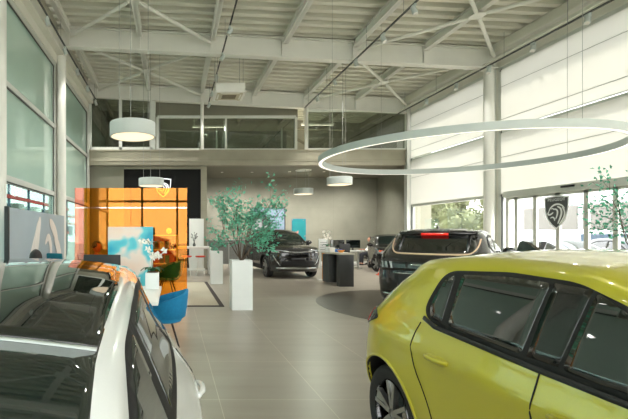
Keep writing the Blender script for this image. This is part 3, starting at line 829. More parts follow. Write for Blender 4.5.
# small black city car behind the crossover
CTY = dict(L=3.5, W=1.64, zb=.22, R=.32, wheels=(.66, 2.98), th=.30, rr=.05, gap=.05,
    top=[(0, .86), (.4, .95), (.8, 1.01), (1.0, 1.06), (1.6, 1.40), (2.0, 1.46), (2.8, 1.44), (3.2, 1.39)],
    crown=[(0, .04), (1, .05), (2.2, .05), (3.2, .05)],
    nose=[(.22, .1), (.4, .02), (.6, 0), (.8, .04), (.92, .12)],
    tail=[(.22, 3.38), (.5, 3.49), (.9, 3.5), (1.1, 3.44), (1.4, 3.25)],
    belt=[(0, .98), (1, .99), (3.3, 1.06)], rn=.7)
CTYO = [(1.05, 1.0), (2.4, 1.03), (3.0, 1.07), (3.0, 1.25), (2.7, 1.35), (2.0, 1.385), (1.65, 1.32)]
CTYP = [[(1.2, 1.03), (2.05, 1.045), (2.05, 1.35), (1.7, 1.3)], [(2.12, 1.05), (2.9, 1.08), (2.92, 1.22), (2.65, 1.315), (2.12, 1.35)]]
ax = Vector((.30, .954)); nose_l = Vector((7.88, 17.05)); cc = nose_l + ax * 1.75 + Vector((ax.y, -ax.x)) * .82
def city(name, label, paint, loc, rz, steer):
    c = Car(name, label, CTY, paint, loc, rz, steer=steer)
    side_set(c, CTYO, CTYP, [chain([(2.08, 1.0), (2.08, .6), (2.02, .3)]), chain([(1.05, .97), (1.0, .7), (1.05, .3)])], [(1.9, .9)], paint)
    c.patch('windscreen', 'O', [(1.02, -.6), (1.3, -.6), (1.58, -.54), (1.6, 0), (1.58, .54), (1.3, .6), (1.02, .6), (.95, 0)], CARGLASS2, off=.005, round_=1, step=.09)
    c.mirrorpatch('headlamp', 'N', [(.42, .72), (.72, .76), (.74, .86), (.48, .84)], LAMPCLR, off=.006)
    c.both('indicator', [(.16, .80), (.28, .83), (.28, .88), (.16, .86)], SIGNRED, off=.006, step=.04)
    c.patch('grille', 'N', [(-.5, .34), (.5, .34), (.5, .5), (-.5, .5)], BLACK, off=.006)
    for i in (0, 1): arch(c, i, .04, BLACK)
    c.wheels(); c.mirrors(1.3, 1.03, BLACKG)
    return c
city('city_car', 'small dark city car mostly hidden behind the black crossover on the floor disc', P_BLK2, (cc.x, cc.y, 0), math.atan2(ax.y, ax.x), math.radians(28))
UPL = []
# ------------------------------------------------------------------ the hall
XL, XR = -3.6, 9.95                     # glazing planes
FR = [18.4, 13.4, 8.6, 3.7, -1.2, -6.1]  # structural frames along the hall
YM, YB, XRR = 18.4, 22.86, 10.6
def zd(x): return 7.68 - .048 * x        # underside of the sloping deck
def zbm(x): return 7.02 - .05 * x        # underside of the cross beams

struct('floor', MB().bb((-3.75, -6.3, -.1), (10.9, 23.1, 0)), FLOOR)
struct('floor_inlay', MB().cyl((5.89, 9.25, 0), 2.75, -.05, .003, 96), INLAY)
# corrugated deck, ribs across the hall
m = MB(); pit = .40; prof = []
y = -6.3
while y < 23.2:
    prof += [(y, 0), (y + .17, 0), (y + .185, .22), (y + .385, .22)]
    y += pit
for x0, x1 in ((-3.8, 10.8),):
    a = [m.bm.verts.new((x0, yy, zd(x0) + zz)) for yy, zz in prof]; b = [m.bm.verts.new((x1, yy, zd(x1) + zz)) for yy, zz in prof]
    for i in range(len(prof) - 1): m.bm.faces.new((a[i], a[i + 1], b[i + 1], b[i]))
struct('ceiling', m, DECK, smooth=False)
m = MB(); m.bar((-3.9, 8.4, zd(-3.9) + .3), (10.9, 8.4, zd(10.9) + .3), 30, .1); struct('ceiling_roof_slab', m, DECK)
# cross beams (I sections)
for yf in FR[:5]:
    m = MB()
    x0, x1 = -3.5, 9.8
    hh = .62
    m.bar((x0, yf, zbm(x0) + hh / 2), (x1, yf, zbm(x1) + hh / 2), .05, hh)
    m.bar((x0, yf, zbm(x0) + .02), (x1, yf, zbm(x1) + .02), .26, .035)
    m.bar((x0, yf, zbm(x0) + hh - .02), (x1, yf, zbm(x1) + hh - .02), .26, .035)
    for k in range(7):
        xx = -1.0 + 2.15 * k - 2.15
        if x0 < xx < x1: m.box((xx, yf, zbm(xx) + hh / 2), (.02, .22, hh - .06))
    struct('ceiling_beam', m, WHITE)
# purlins along the hall
for i, xp in enumerate((-3.15, -1.0, 1.2, 3.38, 5.5, 7.62, 9.72)):
    for y1, y0 in zip(FR[:4], FR[1:5]):
        m = MB(); zt = zd(xp) - .01; h = .26
        m.bar((xp, y0 + .14, zt - h / 2), (xp, y1 - .14, zt - h / 2), .025, h, )
        m.bar((xp, y0 + .14, zt - h + .01), (xp, y1 - .14, zt - h + .01), .15, .02)
        m.bar((xp, y0 + .14, zt - .01), (xp, y1 - .14, zt - .01), .15, .02)
        struct('ceiling_purlin', m, WHITE)
    m = MB(); m.bar((xp, 18.55, zd(xp) - .14), (xp, 22.9, zd(xp) - .14), .12, .24); struct('ceiling_purlin', m, SOFFIT)
# wind bracing crosses
for y1, y0 in zip(FR[:3], FR[1:4]):
    for xa, xm, xb in ((-3.15, -1.0, 1.2), (5.5, 7.62, 9.72)):
        ym = (y0 + y1) / 2
        m = MB(); zc = zd(xm) - .33
        m.box((xm, ym, zc + .0), (.34, .30, .015))
        for xe in (xa, xb):
            for ye in (y0 + .12, y1 - .12):
                dirx = (xe - xm); diry = (ye - ym)
                p0 = Vector((xm + dirx * .06, ym + diry * .06, zc)); p1 = Vector((xe - dirx * .03, ye - diry * .02, zd(xe) - .36))
                m.tube([p0, p0.lerp(p1, .04), p0.lerp(p1, .96), p1], [.03, .048, .048, .03], 10)
        struct('ceiling_bracing', m, WHITE)
# columns
for yf in FR[1:5]:
    for xc in (-3.40, 9.62):
        m = MB(); m.cyl((xc, yf, 0), .14, 0, zbm(xc) + .02, 28); m.box((xc, yf, .012), (.36, .36, .024)); m.box((xc, yf, zbm(xc) - .01), (.34, .34, .02))
        struct('column', m, WHITE)
m = MB(); m.bb((-3.75, 18.25, 0), (-3.5, 18.5, 7.6)); struct('column_corner', m, FRAME)
m = MB(); m.bb((9.72, 18.26, 0), (9.98, 18.5, 7.1)); struct('column_corner', m, FRAME)

# --- left glazed wall
Z1, Z2, Z3 = 2.72, 4.74, 6.6
for i, (y1, y0) in enumerate(zip(FR[:5], FR[1:6])):
    a, b = y0 + .22, y1 - .22
    if i == 0: b = y1 - .16
    m = MB()
    for z in (.06, Z1, Z2, Z3): m.bb((XL - .08, a, z - .06), (XL + .07, b, z + .06))
    for y in (a, b): m.bb((XL - .08, y - .06, 0), (XL + .07, y + .06, Z3 + .06))
    for z in (Z1, Z2): m.bb((XL - .02, a + .06, z - .085), (XL + .02, b - .06, z + .085))
    w = struct('window_%d' % (i + 1), m, FRAME)
    g = MB()
    for z in (Z1, Z2, Z3): g.bb((XL + .03, a + .06, z - .085), (XL + .05, b - .06, z - .06))
    for y, s_ in ((a, 1), (b, -1)): g.bb((XL + .03, y + s_ * .06, .1), (XL + .05, y + s_ * .085, Z3 - .06))
    struct('gasket', g, FRAMED, w)
    struct('upper_pane', MB().bb((XL - .012, a, Z2 + .06), (XL + .012, b, Z3 - .06)), SPANDREL, w)
    struct('middle_pane', MB().bb((XL - .012, a, Z1 + .06), (XL + .012, b, Z2 - .06)), SPANDREL, w)
    struct('lower_pane', MB().bb((XL - .012, a, .1), (XL + .012, b, Z1 - .06)), TINTED, w)
m = MB()
m.bb((-3.78, -6.3, Z3 + .06), (-3.5, 18.3, 7.9)); m.bb((-3.5, -6.3, 6.92), (-3.3, 18.25, 7.1))
for yf in FR[1:5]: m.bb((-3.74, yf - .17, 0), (-3.6, yf + .17, Z3 + .1))
struct('wall_left', m, FASCIA)
# --- right glazed wall
H0, H1, H2, H3 = 2.69, 4.57, 4.57, 6.47
for i, (y1, y0) in enumerate(zip(FR[:5], FR[1:6])):
    a, b = y0 + .14, y1 - .10
    m = MB(); nx = XR
    for z in (H0, H2, H3 + .03): m.bb((nx - .07, a, z - .05), (nx + .08, b, z + .05))
    for y in (a, b): m.bb((nx - .07, y - .06, 0), (nx + .08, y + .06, H3 + .08))
    m.bb((nx - .07, a, 0), (nx + .08, b, .06))
    w = struct('window_%d' % (i + 6), m, FRAME)
    struct('gasket', MB().bb((nx - .075, b - .085, .06), (nx - .02, b - .06, H3)).bb((nx - .075, a, H3 - .045), (nx - .03, b, H3 - .02)), FRAMED, w)
    struct('upper_pane', MB().bb((nx + .03, a, H0 + .05), (nx + .05, b, H3)), CLEAR, w)
    if i != 1: struct('lower_pane', MB().bb((nx + .03, a, .06), (nx + .05, b, H0 - .05)), CLEAR, w)
    for k, (z0, z1, where) in enumerate(((H2 + .07, H3 - .03, 'upper'), (H0 + .03, H2 - .03, 'lower'))):
        if i > 1:
            struct('wall_right_blind', MB().bb((nx - .10, a + .09, z0), (nx - .094, b - .09, z1)), BLIND); continue
        bay = ('far bay beside the mezzanine', 'bay over the glass entrance doors', 'bay next to the entrance bay', 'bay beside the yellow car', 'bay behind the camera')[i]
        t = tag(obj('roller_blind', MB().bb((nx - .10, a + .09, z0), (nx - .094, b - .09, z1)), BLIND), 'white %s roller blind drawn down in the %s' % (where, bay), 'blind', 'white roller blinds on the right glass wall')
        r = MB().tube([(nx - .097, a + .09, z0 + .0), (nx - .097, b - .09, z0 + .0)], .016, 10); obj('bottom_bar', r, FRAME, t)
        sm = MB()
        for zz in ([5.93, 4.95] if k == 0 else [3.82]): sm.bb((nx - .104, a + .09, zz - .006), (nx - .09, b - .09, zz + .006))
        obj('seam', sm, CABLE, t)
m = MB()
m.bb((9.86, -6.3, H3 + .08), (10.2, 18.5, 7.25)); m.bb((9.62, -6.3, 6.95), (9.86, 18.3, 7.2)); m.bb((9.40, -6.2, 6.62), (9.46, 18.3, 6.66))
for yf in FR[1:5]: m.bb((9.9, yf - .12, 0), (10.1, yf + .12, H3 + .1))
struct('wall_right', m, FASCIA)
# entrance doors in the second bay
ys = [13.05, 12.72, 12.06, 11.34, 10.56, 9.86, 9.16]
m = MB()
for y in (ys[0], ys[-1]): m.bb((9.90, y - .05, 0), (10.0, y + .05, H0 - .05))
m.bb((9.80, ys[-1], H0 - .10), (10.02, ys[0], H0 + .08))
d = struct('door_1', m, FRAME)
for y1, y0 in zip(ys[:-1], ys[1:]):
    l = MB()
    for y in (y0 + .03, y1 - .03): l.bb((9.91, y - .028, .03), (9.97, y + .028, H0 - .1))
    for z in (.06, H0 - .13): l.bb((9.91, y0, z - .035), (9.97, y1, z + .035))
    lf = struct('door_leaf', l, FRAME, d); struct('pane', MB().bb((9.935, y0 + .05, .09), (9.945, y1 - .05, H0 - .16)), CLEAR, lf)
struct('sensor', MB().box((9.77, 10.9, H0 + .02), (.05, .35, .05), bev=.01), BLACK, d)

# --- mezzanine and back
m = MB()
m.bb((-3.75, YM, 4.39), (10.6, YM + .35, 4.98)); m.bb((-3.75, YM - .06, 4.98), (10.0, YM + .35, 5.03)); m.bb((-3.75, YM - .03, 4.55), (9.8, YM, 4.60))
struct('wall_slab_edge', m, CONC2)
struct('ceiling_mezzanine', MB().bb((-3.75, YM + .35, 4.40), (10.9, YB, 4.95)), SOFFIT)
m = MB(); m.bb((-3.75, YB, 0), (10.9, YB + .2, 4.4)); struct('wall_back', m, CONC)
struct('wall_back_upper', MB().bb((-3.75, YB, 4.95), (10.9, YB + .2, 8.1)), DARKW)
struct('wall_right_rear', MB().bb((XRR, YM + .05, 0), (XRR + .2, YB, 8)).bb((9.9, YM + .0, 0), (XRR + .2, YM + .12, 8)), CONC)
struct('wall_left_rear', MB().bb((-3.95, YM, 0), (-3.75, YB + .2, 8)), CONC)
struct('wall_niche', MB().bb((-2.1, 18.82, 0), (1.19, YB, 4.39)), BLACKW)
struct('wall_left_pier', MB().bb((-3.75, 18.78, 0), (-2.1, YB, 4.39)), CONC)
struct('trim_1', MB().bb((-2.1, 18.78, 4.28), (1.19, 18.84, 4.39)), CONC2)
m = MB(); m.bb((1.19, 18.76, 0), (1.45, 19.1, 4.4)); struct('column_pilaster', m, CONC2)
struct('baseboard_back', MB().bb((1.74, YB - .02, 0), (10.6, YB, .09)), FRAME)
m = MB()
for x, y in ((2.3, 20.6), (3.7, 20.6), (5.4, 20.4), (7.0, 20.4), (8.9, 20.6)):
    m.lathe([(.06, 4.40), (.065, 4.385), (.045, 4.385), (.04, 4.398)], (x, y, 0), 20)
struct('ceiling_downlights', m, WHITE)
m = MB()
for x, y in ((2.3, 20.6), (3.7, 20.6), (5.4, 20.4), (7.0, 20.4), (8.9, 20.6)): m.cyl((x, y, 0), .04, 4.392, 4.396, 16)
struct('ceiling_downlight_lenses', m, LIT)
# mezzanine front: glazed box at the left, low windows, tall glass at the right
def XM(px): return (px - 173) * 18.4 / 440
def ZM(py): return 1.55 + (233 - py) * 18.4 / 440
m = MB()
xa, xb, xc = XM(90), XM(120.5), XM(152.5)
for x, w in ((xa, .13), (xb, .13), (xc, .24)): m.bb((x - w / 2, YM - .02, 5.03), (x + w / 2, YM + .1, 7.3))
m.bb((xa, YM - .02, 7.18), (xc + .12, YM + .1, 7.34)); m.bb((xa, YM - .02, 5.03), (xc, YM + .1, 5.14))
w = struct('window_20', m, FRAME); struct('pane', MB().bb((xa, YM + .03, 5.1), (xc, YM + .05, 7.2)), MEZZG, w)
m = MB(); xe = XM(296); xf = XM(157.5)
zt = ZM(117)
m.bb((xf, YM - .02, zt - .05), (xe, YM + .1, zt + .06)); m.bb((xf, YM - .02, 5.03), (xe, YM + .1, 5.08))
for px, w in ((157.5, .1), (226, .08), (296, .1)): m.bb((XM(px) - w / 2, YM - .02, 5.03), (XM(px) + w / 2, YM + .1, zt))
w = struct('window_21', m, FRAME); struct('pane', MB().bb((xf, YM + .03, 5.05), (xe, YM + .05, zt)), MEZZG, w)
struct('wall_over_mezzanine_window', MB().bb((xc + .12, YM + .35, zt + .06), (XM(300), YM + .45, 7.6)), SOFFIT)
m = MB()
for px in (202, 306): m.tube([(XM(px), YM - .06, 5.03), (XM(px), YM - .06, zbm(XM(px)) + .05)], .075, 14)
struct('column_mezzanine', m, WHITE)
m = MB(); m.bb((XM(306), YM - .02, 5.03), (9.8, YM + .1, 5.09)); m.bb((XM(306), YM - .02, 6.62), (9.8, YM + .1, 6.74))
w = struct('window_22', m, FRAME); struct('pane', MB().bb((XM(306), YM + .03, 5.08), (9.8, YM + .05, 6.65)), MEZZG, w)
# glass guard rail with posts behind the low windows
m = MB()
for px in (218, 285): m.bb((XM(px) - .03, YM + .5, 4.95), (XM(px) + .03, YM + .56, 6.05))
struct('railing_posts', m, FRAME)
struct('railing_glass', MB().bb((-.3, YM + .6, 4.97), (4.9, YM + .615, 5.95)), MEZZG)
# stair stringer and upper room things
m = MB(); m.bar((1.8, 21.2, 5.0), (4.6, 21.2, 7.1), .08, .22, (0, 1, 0)); m.bar((2.6, 21.0, 5.0), (3.4, 21.0, 7.2), .06, .12, (0, 1, 0)); struct('stair_stringer', m, SOFFIT)
m = MB()
m.bar((5.6, YB - .1, 5.1), (8.6, YB - .1, 6.9), .1, .1, (0, 1, 0)); m.bar((5.6, YB - .1, 6.9), (8.6, YB - .1, 5.1), .1, .1, (0, 1, 0)); m.bar((5.0, 21, 6.55), (8.6, 21, 6.45), .2, .06)
struct('wall_cross_bracing', m, SOFFIT)
m = MB(); m.bb((XRR - .02, 19.3, 5.2), (XRR, 19.9, 6.0)); m.bb((XRR - .02, 20.3, 5.2), (XRR, 20.8, 5.95)); w = struct('window_23', m, RENDERW)
for xx in (1.6, 6.6):
    UPL.append((xx, 20.26, 6.35))
t = tag(obj('ceiling_tube_light', MB().bb((.9, 20.2, 6.42), (2.4, 20.32, 6.5)).bb((.95, 20.22, 6.5), (1.0, 20.28, 7.6)).bb((2.3, 20.22, 6.5), (2.35, 20.28, 7.6)), WHITE), 'slim white tube lamp hanging inside the upper floor behind the low window', 'lamp')
obj('diffuser', MB().bb((.92, 20.22, 6.405), (2.38, 20.3, 6.42)), LITW, t)
t = tag(obj('upper_floor_lamp', MB().bb((5.9, 20.2, 6.52), (7.4, 20.32, 6.6)).bb((6.0, 20.22, 6.6), (6.04, 20.28, 7.5)).bb((7.3, 20.22, 6.6), (7.34, 20.28, 7.4)), WHITE), 'slim white tube lamp hanging inside the upper floor behind the tall glass', 'lamp')
obj('diffuser', MB().bb((5.92, 20.22, 6.505), (7.38, 20.3, 6.52)), LITW, t)
# unseen end behind the camera, glazed to let sky light fill the hall
m = MB()
for z in (.06, 3.3, 6.5): m.bb((-3.7, -6.25, z - .06), (10, -6.1, z + .06))
for k in range(8): x = -3.65 + 13.6 * k / 7; m.bb((x - .06, -6.25, 0), (x + .06, -6.1, 6.5))
w = struct('window_24', m, FRAME); struct('pane', MB().bb((-3.65, -6.19, .1), (9.95, -6.17, 6.45)), CLEAR, w)
struct('wall_front', MB().bb((-3.8, -6.3, 6.56), (10.2, -6.05, 8.0)), FASCIA)

# ------------------------------------------------------------------ outdoors
struct('ground', MB().bb((-60, -50, -.3), (70, 80, -.12)), ASPHALT)
m = MB(); m.bb((19.5, 8, -.1), (27, 25.6, 5.5))
bld = thing('office_building', 'white rendered building with grey window bands outside the entrance doors', 'building', (19.5, 8, -.12))
obj('wall', MB().bb((0, 0, 0), (7, 18.2, 5.6)), RENDERW, bld)
for y0, y1 in ((13.2, 16.4), (10.2, 12.9), (5, 9)): obj('window', MB().bb((-.05, y0, 1.85), (.02, y1, 3.0)), WINGREY, bld)
obj('roof_edge', MB().bb((-.12, -.1, 5.6), (7.1, 18.3, 5.75)), FRAME, bld)
obj('garage_door', MB().bb((-.04, 9.9, .1), (.02, 13.0, 1.62)), WINBLUE, bld)
def leafy(name, label, x, y, h, r, n, seed, group=None, mat=None):
    random.seed(seed)
    t = thing(name, label, 'tree', (x, y, -.12), 0, group)
    obj('trunk', MB().tube([(0, 0, 0), (.1, .05, h * .4), (0, .1, h * .75)], [.16, .12, .05], 10), BARK, t)
    m = MB(); blobs = []
    for k in range(9):
        a = random.uniform(0, 6.28); rr = random.uniform(0, r * .65)
        blobs.append((Vector((math.cos(a) * rr, math.sin(a) * rr, h * random.uniform(.35, .85))), r * random.uniform(.4, .62)))
    for i in range(n):
        c, q = random.choice(blobs)
        d = Vector((random.gauss(0, 1), random.gauss(0, 1), random.gauss(0, 1))).normalized()
        m.leaf(c + d * q * random.uniform(.75, 1.03), d + Vector((random.gauss(0, .6), random.gauss(0, .6), random.gauss(0, .6))), random.uniform(.18, .34), random.uniform(.12, .22))
    for c, q in blobs: m.ball(c, q * .8, 2)
    obj('leaves', m, mat or TREEG, t, smooth=False)
tx = [(17.2, 31, 5.6, 2.1), (22.2, 34.5, 6.6, 2.5), (27.2, 36.5, 6.6, 2.3), (22.0, 29.0, 4.4, 1.7)]
tl = ['leafy summer tree outside at the left end of the low window beside the column', 'leafy summer tree outside in the middle of the low window over the black crossover',
      'leafy summer tree outside mostly behind the white column', 'low leafy tree seen through the pane between the column and the entrance doors']
for i, (x, y, h, r) in enumerate(tx): leafy('tree', tl[i], x, y, h, r, 1500, 20 + i, 'trees outside the right window')
OUTW = dict(YEL); outc = Car('parked_car', 'white car parked outside the glass entrance doors', OUTW, P_WHT, (14.6, 16.4, -.12), math.radians(96))
side_set(outc, YO, YP, [chain([(2.17, 1.0), (2.17, .72), (2.13, .5), (2.12, .24)])], [(2.8, .855)], P_WHT, glass=CARGLASS2)
outc.patch('windscreen', 'O', [(1.2, -.60), (1.45, -.62), (1.85, -.56), (1.93, 0), (1.85, .56), (1.45, .62), (1.2, .60), (1.12, 0)], CARGLASS2, off=.004, round_=1, step=.1)
outc.mirrorpatch('tail_lamp', 'T', [(.5, .86), (.8, .84), (.8, .98), (.5, .95)], LAMPRED, off=.01)
outc.wheels(); outc.mirrors(1.45, 1.02, P_WHT)
city('parked_city_car', 'dark car parked outside to the right of the white car', P_BLK, (16.8, 15.9, -.12), math.radians(80), 0)
# left side outdoors
b = thing('warehouse', 'white building with red bands and blue windows outside the left glass wall', 'building', (-19, 4, -.12))
obj('wall', MB().bb((-6, -14, 0), (0, 90, 5.2)), RENDERW, b)
for k in range(17): obj('window', MB().bb((-.02, 1 + 5 * k, 1.2), (.05, 4 + 5 * k, 2.9)), WINBLUE, b)
for k, z in enumerate((3.3, 4.6)): obj('red_band', MB().bb((-.02, -14, z), (.08, 90, z + .16)), REDF, b)
random.seed(4)
fr = thing('steel_racking', 'outdoor steel racking with red beams beyond the left glass wall', 'rack', (-8.2, 19, -.12))
for k in range(6): obj('upright', MB().bb((-.06, 3 * k - .06, 0), (.06, 3 * k + .06, 4.3)), WINBLUE, fr)
for z in (1.7, 2.6, 3.5, 4.2): obj('beam', MB().bb((-.07, -.5, z - .09), (.07, 15.5, z + .09)), REDF if z != 2.6 else WINGREY, fr)
for k in range(10): obj('bundle', MB().box((0, .8 + 1.5 * k, (2.0 if k % 2 else 2.95)), (.7, random.uniform(.5, 1.2), random.uniform(.25, .5)), bev=.03), random.choice([WINGREY, FRAME, WINBLUE]), fr)
# ------------------------------------------------------------------ lamps, rails, services
def lamp(parent, p, d, watts, cone, col=(1, .965, .91)):
    l = bpy.data.lights.new('beam', 'SPOT'); l.energy = watts; l.spot_size = cone; l.spot_blend = .8; l.shadow_soft_size = .06; l.color = col
    o = bpy.data.objects.new('beam', l); COL.objects.link(o); o.parent = parent; o.location = p
    o.rotation_euler = Vector(d).to_track_quat('-Z', 'Y').to_euler()
    return o
for x, y in ((2.3, 20.6), (3.7, 20.6), (5.4, 20.4), (7.0, 20.4), (8.9, 20.6)): lamp(None, (x, y, 4.37), (0, .35, -1), DOWN, 2.3)
for q in UPL: lamp(None, q, (0, -.1, -1), 700, 3.0)
def drum(name, label, x, y, z, r=.43, h=.26):
    t = thing(name, label, 'lamp', (x, y, z), 0, 'round pendant lamps')
    zt = zd(x) - .02 - z if y < 18.3 else 4.40 - z
    obj('drum', MB().lathe([(0, h), (r - .01, h), (r, h - .012), (r, .004), (r - .006, 0), (r - .03, 0), (r - .03, .012), (0, .012)], (0, 0, 0), 56), LAMPBODY, t)
    obj('diffuser', MB().lathe([(0, .010), (r - .032, .010), (r - .032, .001), (0, .001)], (0, 0, 0), 56), LIT, t)
    m = MB()
    for k in range(3):
        a = 2 * PI * k / 3 + .5
        m.tube([(math.cos(a) * r * .75, math.sin(a) * r * .75, h - .005), (math.cos(a) * r * .75, math.sin(a) * r * .75, zt)], .006, 6)
    obj('cable', m, CABLE, t)
    if y >= 18.3: obj('ceiling_rose', MB().cyl((0, 0, 0), .35, zt - .03, zt, 24), WHITE, t)
drum('pendant_lamp', 'large pale drum pendant hanging in front of the glazed corner of the mezzanine', -.76, 8.3, 3.36)
drum('pendant_lamp', 'pale drum pendant hanging above the amber glass screen', -.74, 15.0, 3.15)
drum('pendant_lamp', 'small drum pendant above the reception desk, left of its twin', 5.9, 19.9, 3.30)
drum('pendant_lamp', 'drum pendant beside the left end of the big ring light', 5.9, 15.6, 3.26)
# ring light
rg = thing('pendant_ring_light', 'huge white ring light hanging above the black crossover', 'lamp', (5.89, 9.25, 3.13))
R = 2.65
obj('ring', MB().lathe([(R - .05, .13), (R + .05, .13), (R + .05, 0), (R + .035, 0), (R + .035, .012), (R - .035, .012), (R - .035, 0), (R - .05, 0)], (0, 0, 0), 128, 'Z', True), LAMPBODY, rg)
obj('diffuser', MB().lathe([(R - .034, .011), (R + .034, .011), (R + .034, .003), (R - .034, .003)], (0, 0, 0), 128, 'Z', True), LITW, rg)
for k in range(4):
    a = PI / 2 * k + .10
    x, y = math.cos(a) * R, math.sin(a) * R
    obj('cable', MB().tube([(x, y, .13), (x, y, zd(5.89 + x) - 3.15)], .003, 6), CABLE, rg)
# track rails and spots
def rail(name, label, x, dz, spots, lab, grp, aim):
    z = 1.55 + dz
    t = tag(obj('track_rail', MB().bb((x - .018, -5, z), (x + .018, 18.25, z + .035)), BLACK if abs(x - 1.47) < .1 else FRAMED), label, 'rail', 'lighting tracks under the roof')
    for y in [-3, 1.5, 5, 7.6, 10.4, 12.4, 15.6, 17.7]:
        obj('hanger', MB().tube([(x, y, z + .03), (x, y, min(zd(x) - .02, z + 1.0))], .006, 6), CABLE, t)
    for y in spots:
        s = thing('spotlight', lab, 'spotlight', (x, y, z), 0, grp)
        obj('adapter', MB().box((0, 0, -.03), (.05, .14, .06), bev=.006), LAMPBODY, s)
        d = Vector(aim).normalized(); c = Vector((0, 0, -.13))
        a = d.orthogonal().normalized()
        m = MB().tube([c - d * .10, c - d * .085, c + d * .09, c + d * .10], [.03, .055, .062, .055], 18)
        hd = obj('lamp_head', m, LAMPBODY, s)
        obj('lens', MB().tube([c + d * .098, c + d * .104], [.05, .05], 18), LENS, hd)
        obj('stem', MB().tube([(0, 0, -.05), c], .012, 8), FRAMED, s)
        lamp(s, c + d * .13, (-.6, -.3, -1) if abs(x - 1.47) < .1 else (d.x * 1.2, .25, -1) if y > 12.2 else d, SPOT * (2 if y > 12.2 else .8), 1.6)
rail('r', 'dark lighting track running along the left glass wall', -3.16, 5.45, [5.3, 7.5, 9.4, 11.1, 12.9, 14.6, 16.3, 18.0], 'small grey spotlight on the track along the left glass wall', 'spotlights along the left wall', (.4, .0, -1))
rail('r', 'dark lighting track hanging free between the amber screen side and the middle of the roof', 1.47, 5.35, [5.3, 7.5, 9.4, 11.4, 13.1, 14.9, 16.6, 18.0], 'small grey spotlight on the free hanging track left of the roof middle', 'spotlights on the middle track', (-.6, -.1, -1))
rail('r', 'dark lighting track under the roof beam leading to the ring light', 5.45, 5.17, [5.3, 7.5, 9.95, 11.4, 13.1, 14.8, 16.6], 'small grey spotlight on the track above the ring light', 'spotlights on the track above the ring light', (.2, -.3, -1))
rail('r', 'dark lighting track along the top of the right blinds', 9.33, 4.93, [5.3, 7.5, 9.9, 11.4, 13.0, 14.5, 16.2], 'small grey spotlight on the track along the right blinds', 'spotlights along the right wall', (-.45, -.3, -1))
# ceiling air conditioner
t = thing('air_conditioner', 'white cassette air conditioner hanging under the roof deck', 'air conditioner', (1.78, 14.05, 5.9))
obj('casing', MB().bb((-.46, -.44, .03), (.46, .44, .30), bev=.012), WHITE, t)
obj('front_panel', MB().bb((-.49, -.47, 0), (.49, .47, .03), bev=.01), WHITE, t)
m = MB(); m.bb((-.40, -.38, -.006), (.40, .38, 0)); gp = obj('grille', m, ACG, t)
m = MB()
for k in range(9): m.bb((-.22, -.2 + .045 * k, -.012), (.22, -.18 + .045 * k, -.005))
obj('intake', m, ACD, gp)
m = MB()
for sx, sy, w, d in ((0, -.34, .6, .05), (0, .34, .6, .05), (-.35, 0, .05, .5), (.35, 0, .05, .5)): m.bb((sx - w / 2, sy - d / 2, -.010), (sx + w / 2, sy + d / 2, -.004))
obj('air_slot', m, WHITE, gp)
m = MB()
for sx in (-.4, .4):
    for sy in (-.38, .38): m.tube([(sx, sy, .3), (sx, sy, 1.68)], .008, 6)
obj('hanger', m, CABLE, t)

# ------------------------------------------------------------------ emblem (shield with a lion's head)
SH = [(-.5, .52), (-.25, .555), (0, .57), (.25, .555), (.5, .52), (.49, .25), (.45, -.02), (.36, -.27), (.2, -.47), (0, -.62), (-.2, -.47), (-.36, -.27), (-.45, -.02), (-.49, .25)]
LION = [([(-.30, .02), (-.24, .14), (-.10, .24), (.06, .27), (.22, .22), (.33, .10)], [.03, .05, .06, .06, .05, .02]),
        ([(-.30, .02), (-.35, -.06), (-.30, -.11), (-.20, -.08), (-.12, -.02)], [.05, .06, .05, .04, .02]),
        ([(-.24, -.22), (-.15, -.18), (-.08, -.22), (-.06, -.32)], [.03, .05, .05, .03]),
        ([(-.12, .08), (-.02, .10), (.06, .02), (.04, -.12), (-.02, -.26)], [.02, .05, .06, .05, .02]),
        ([(.04, .18), (.18, .12), (.22, -.04), (.16, -.22), (.06, -.42)], [.02, .06, .07, .06, .02]),
        ([(.24, .14), (.33, .02), (.33, -.14), (.24, -.30), (.12, -.44)], [.02, .05, .06, .05, .02]),
        ([(-.2, .1), (-.14, .12), (-.10, .10)], [.02, .035, .02])]
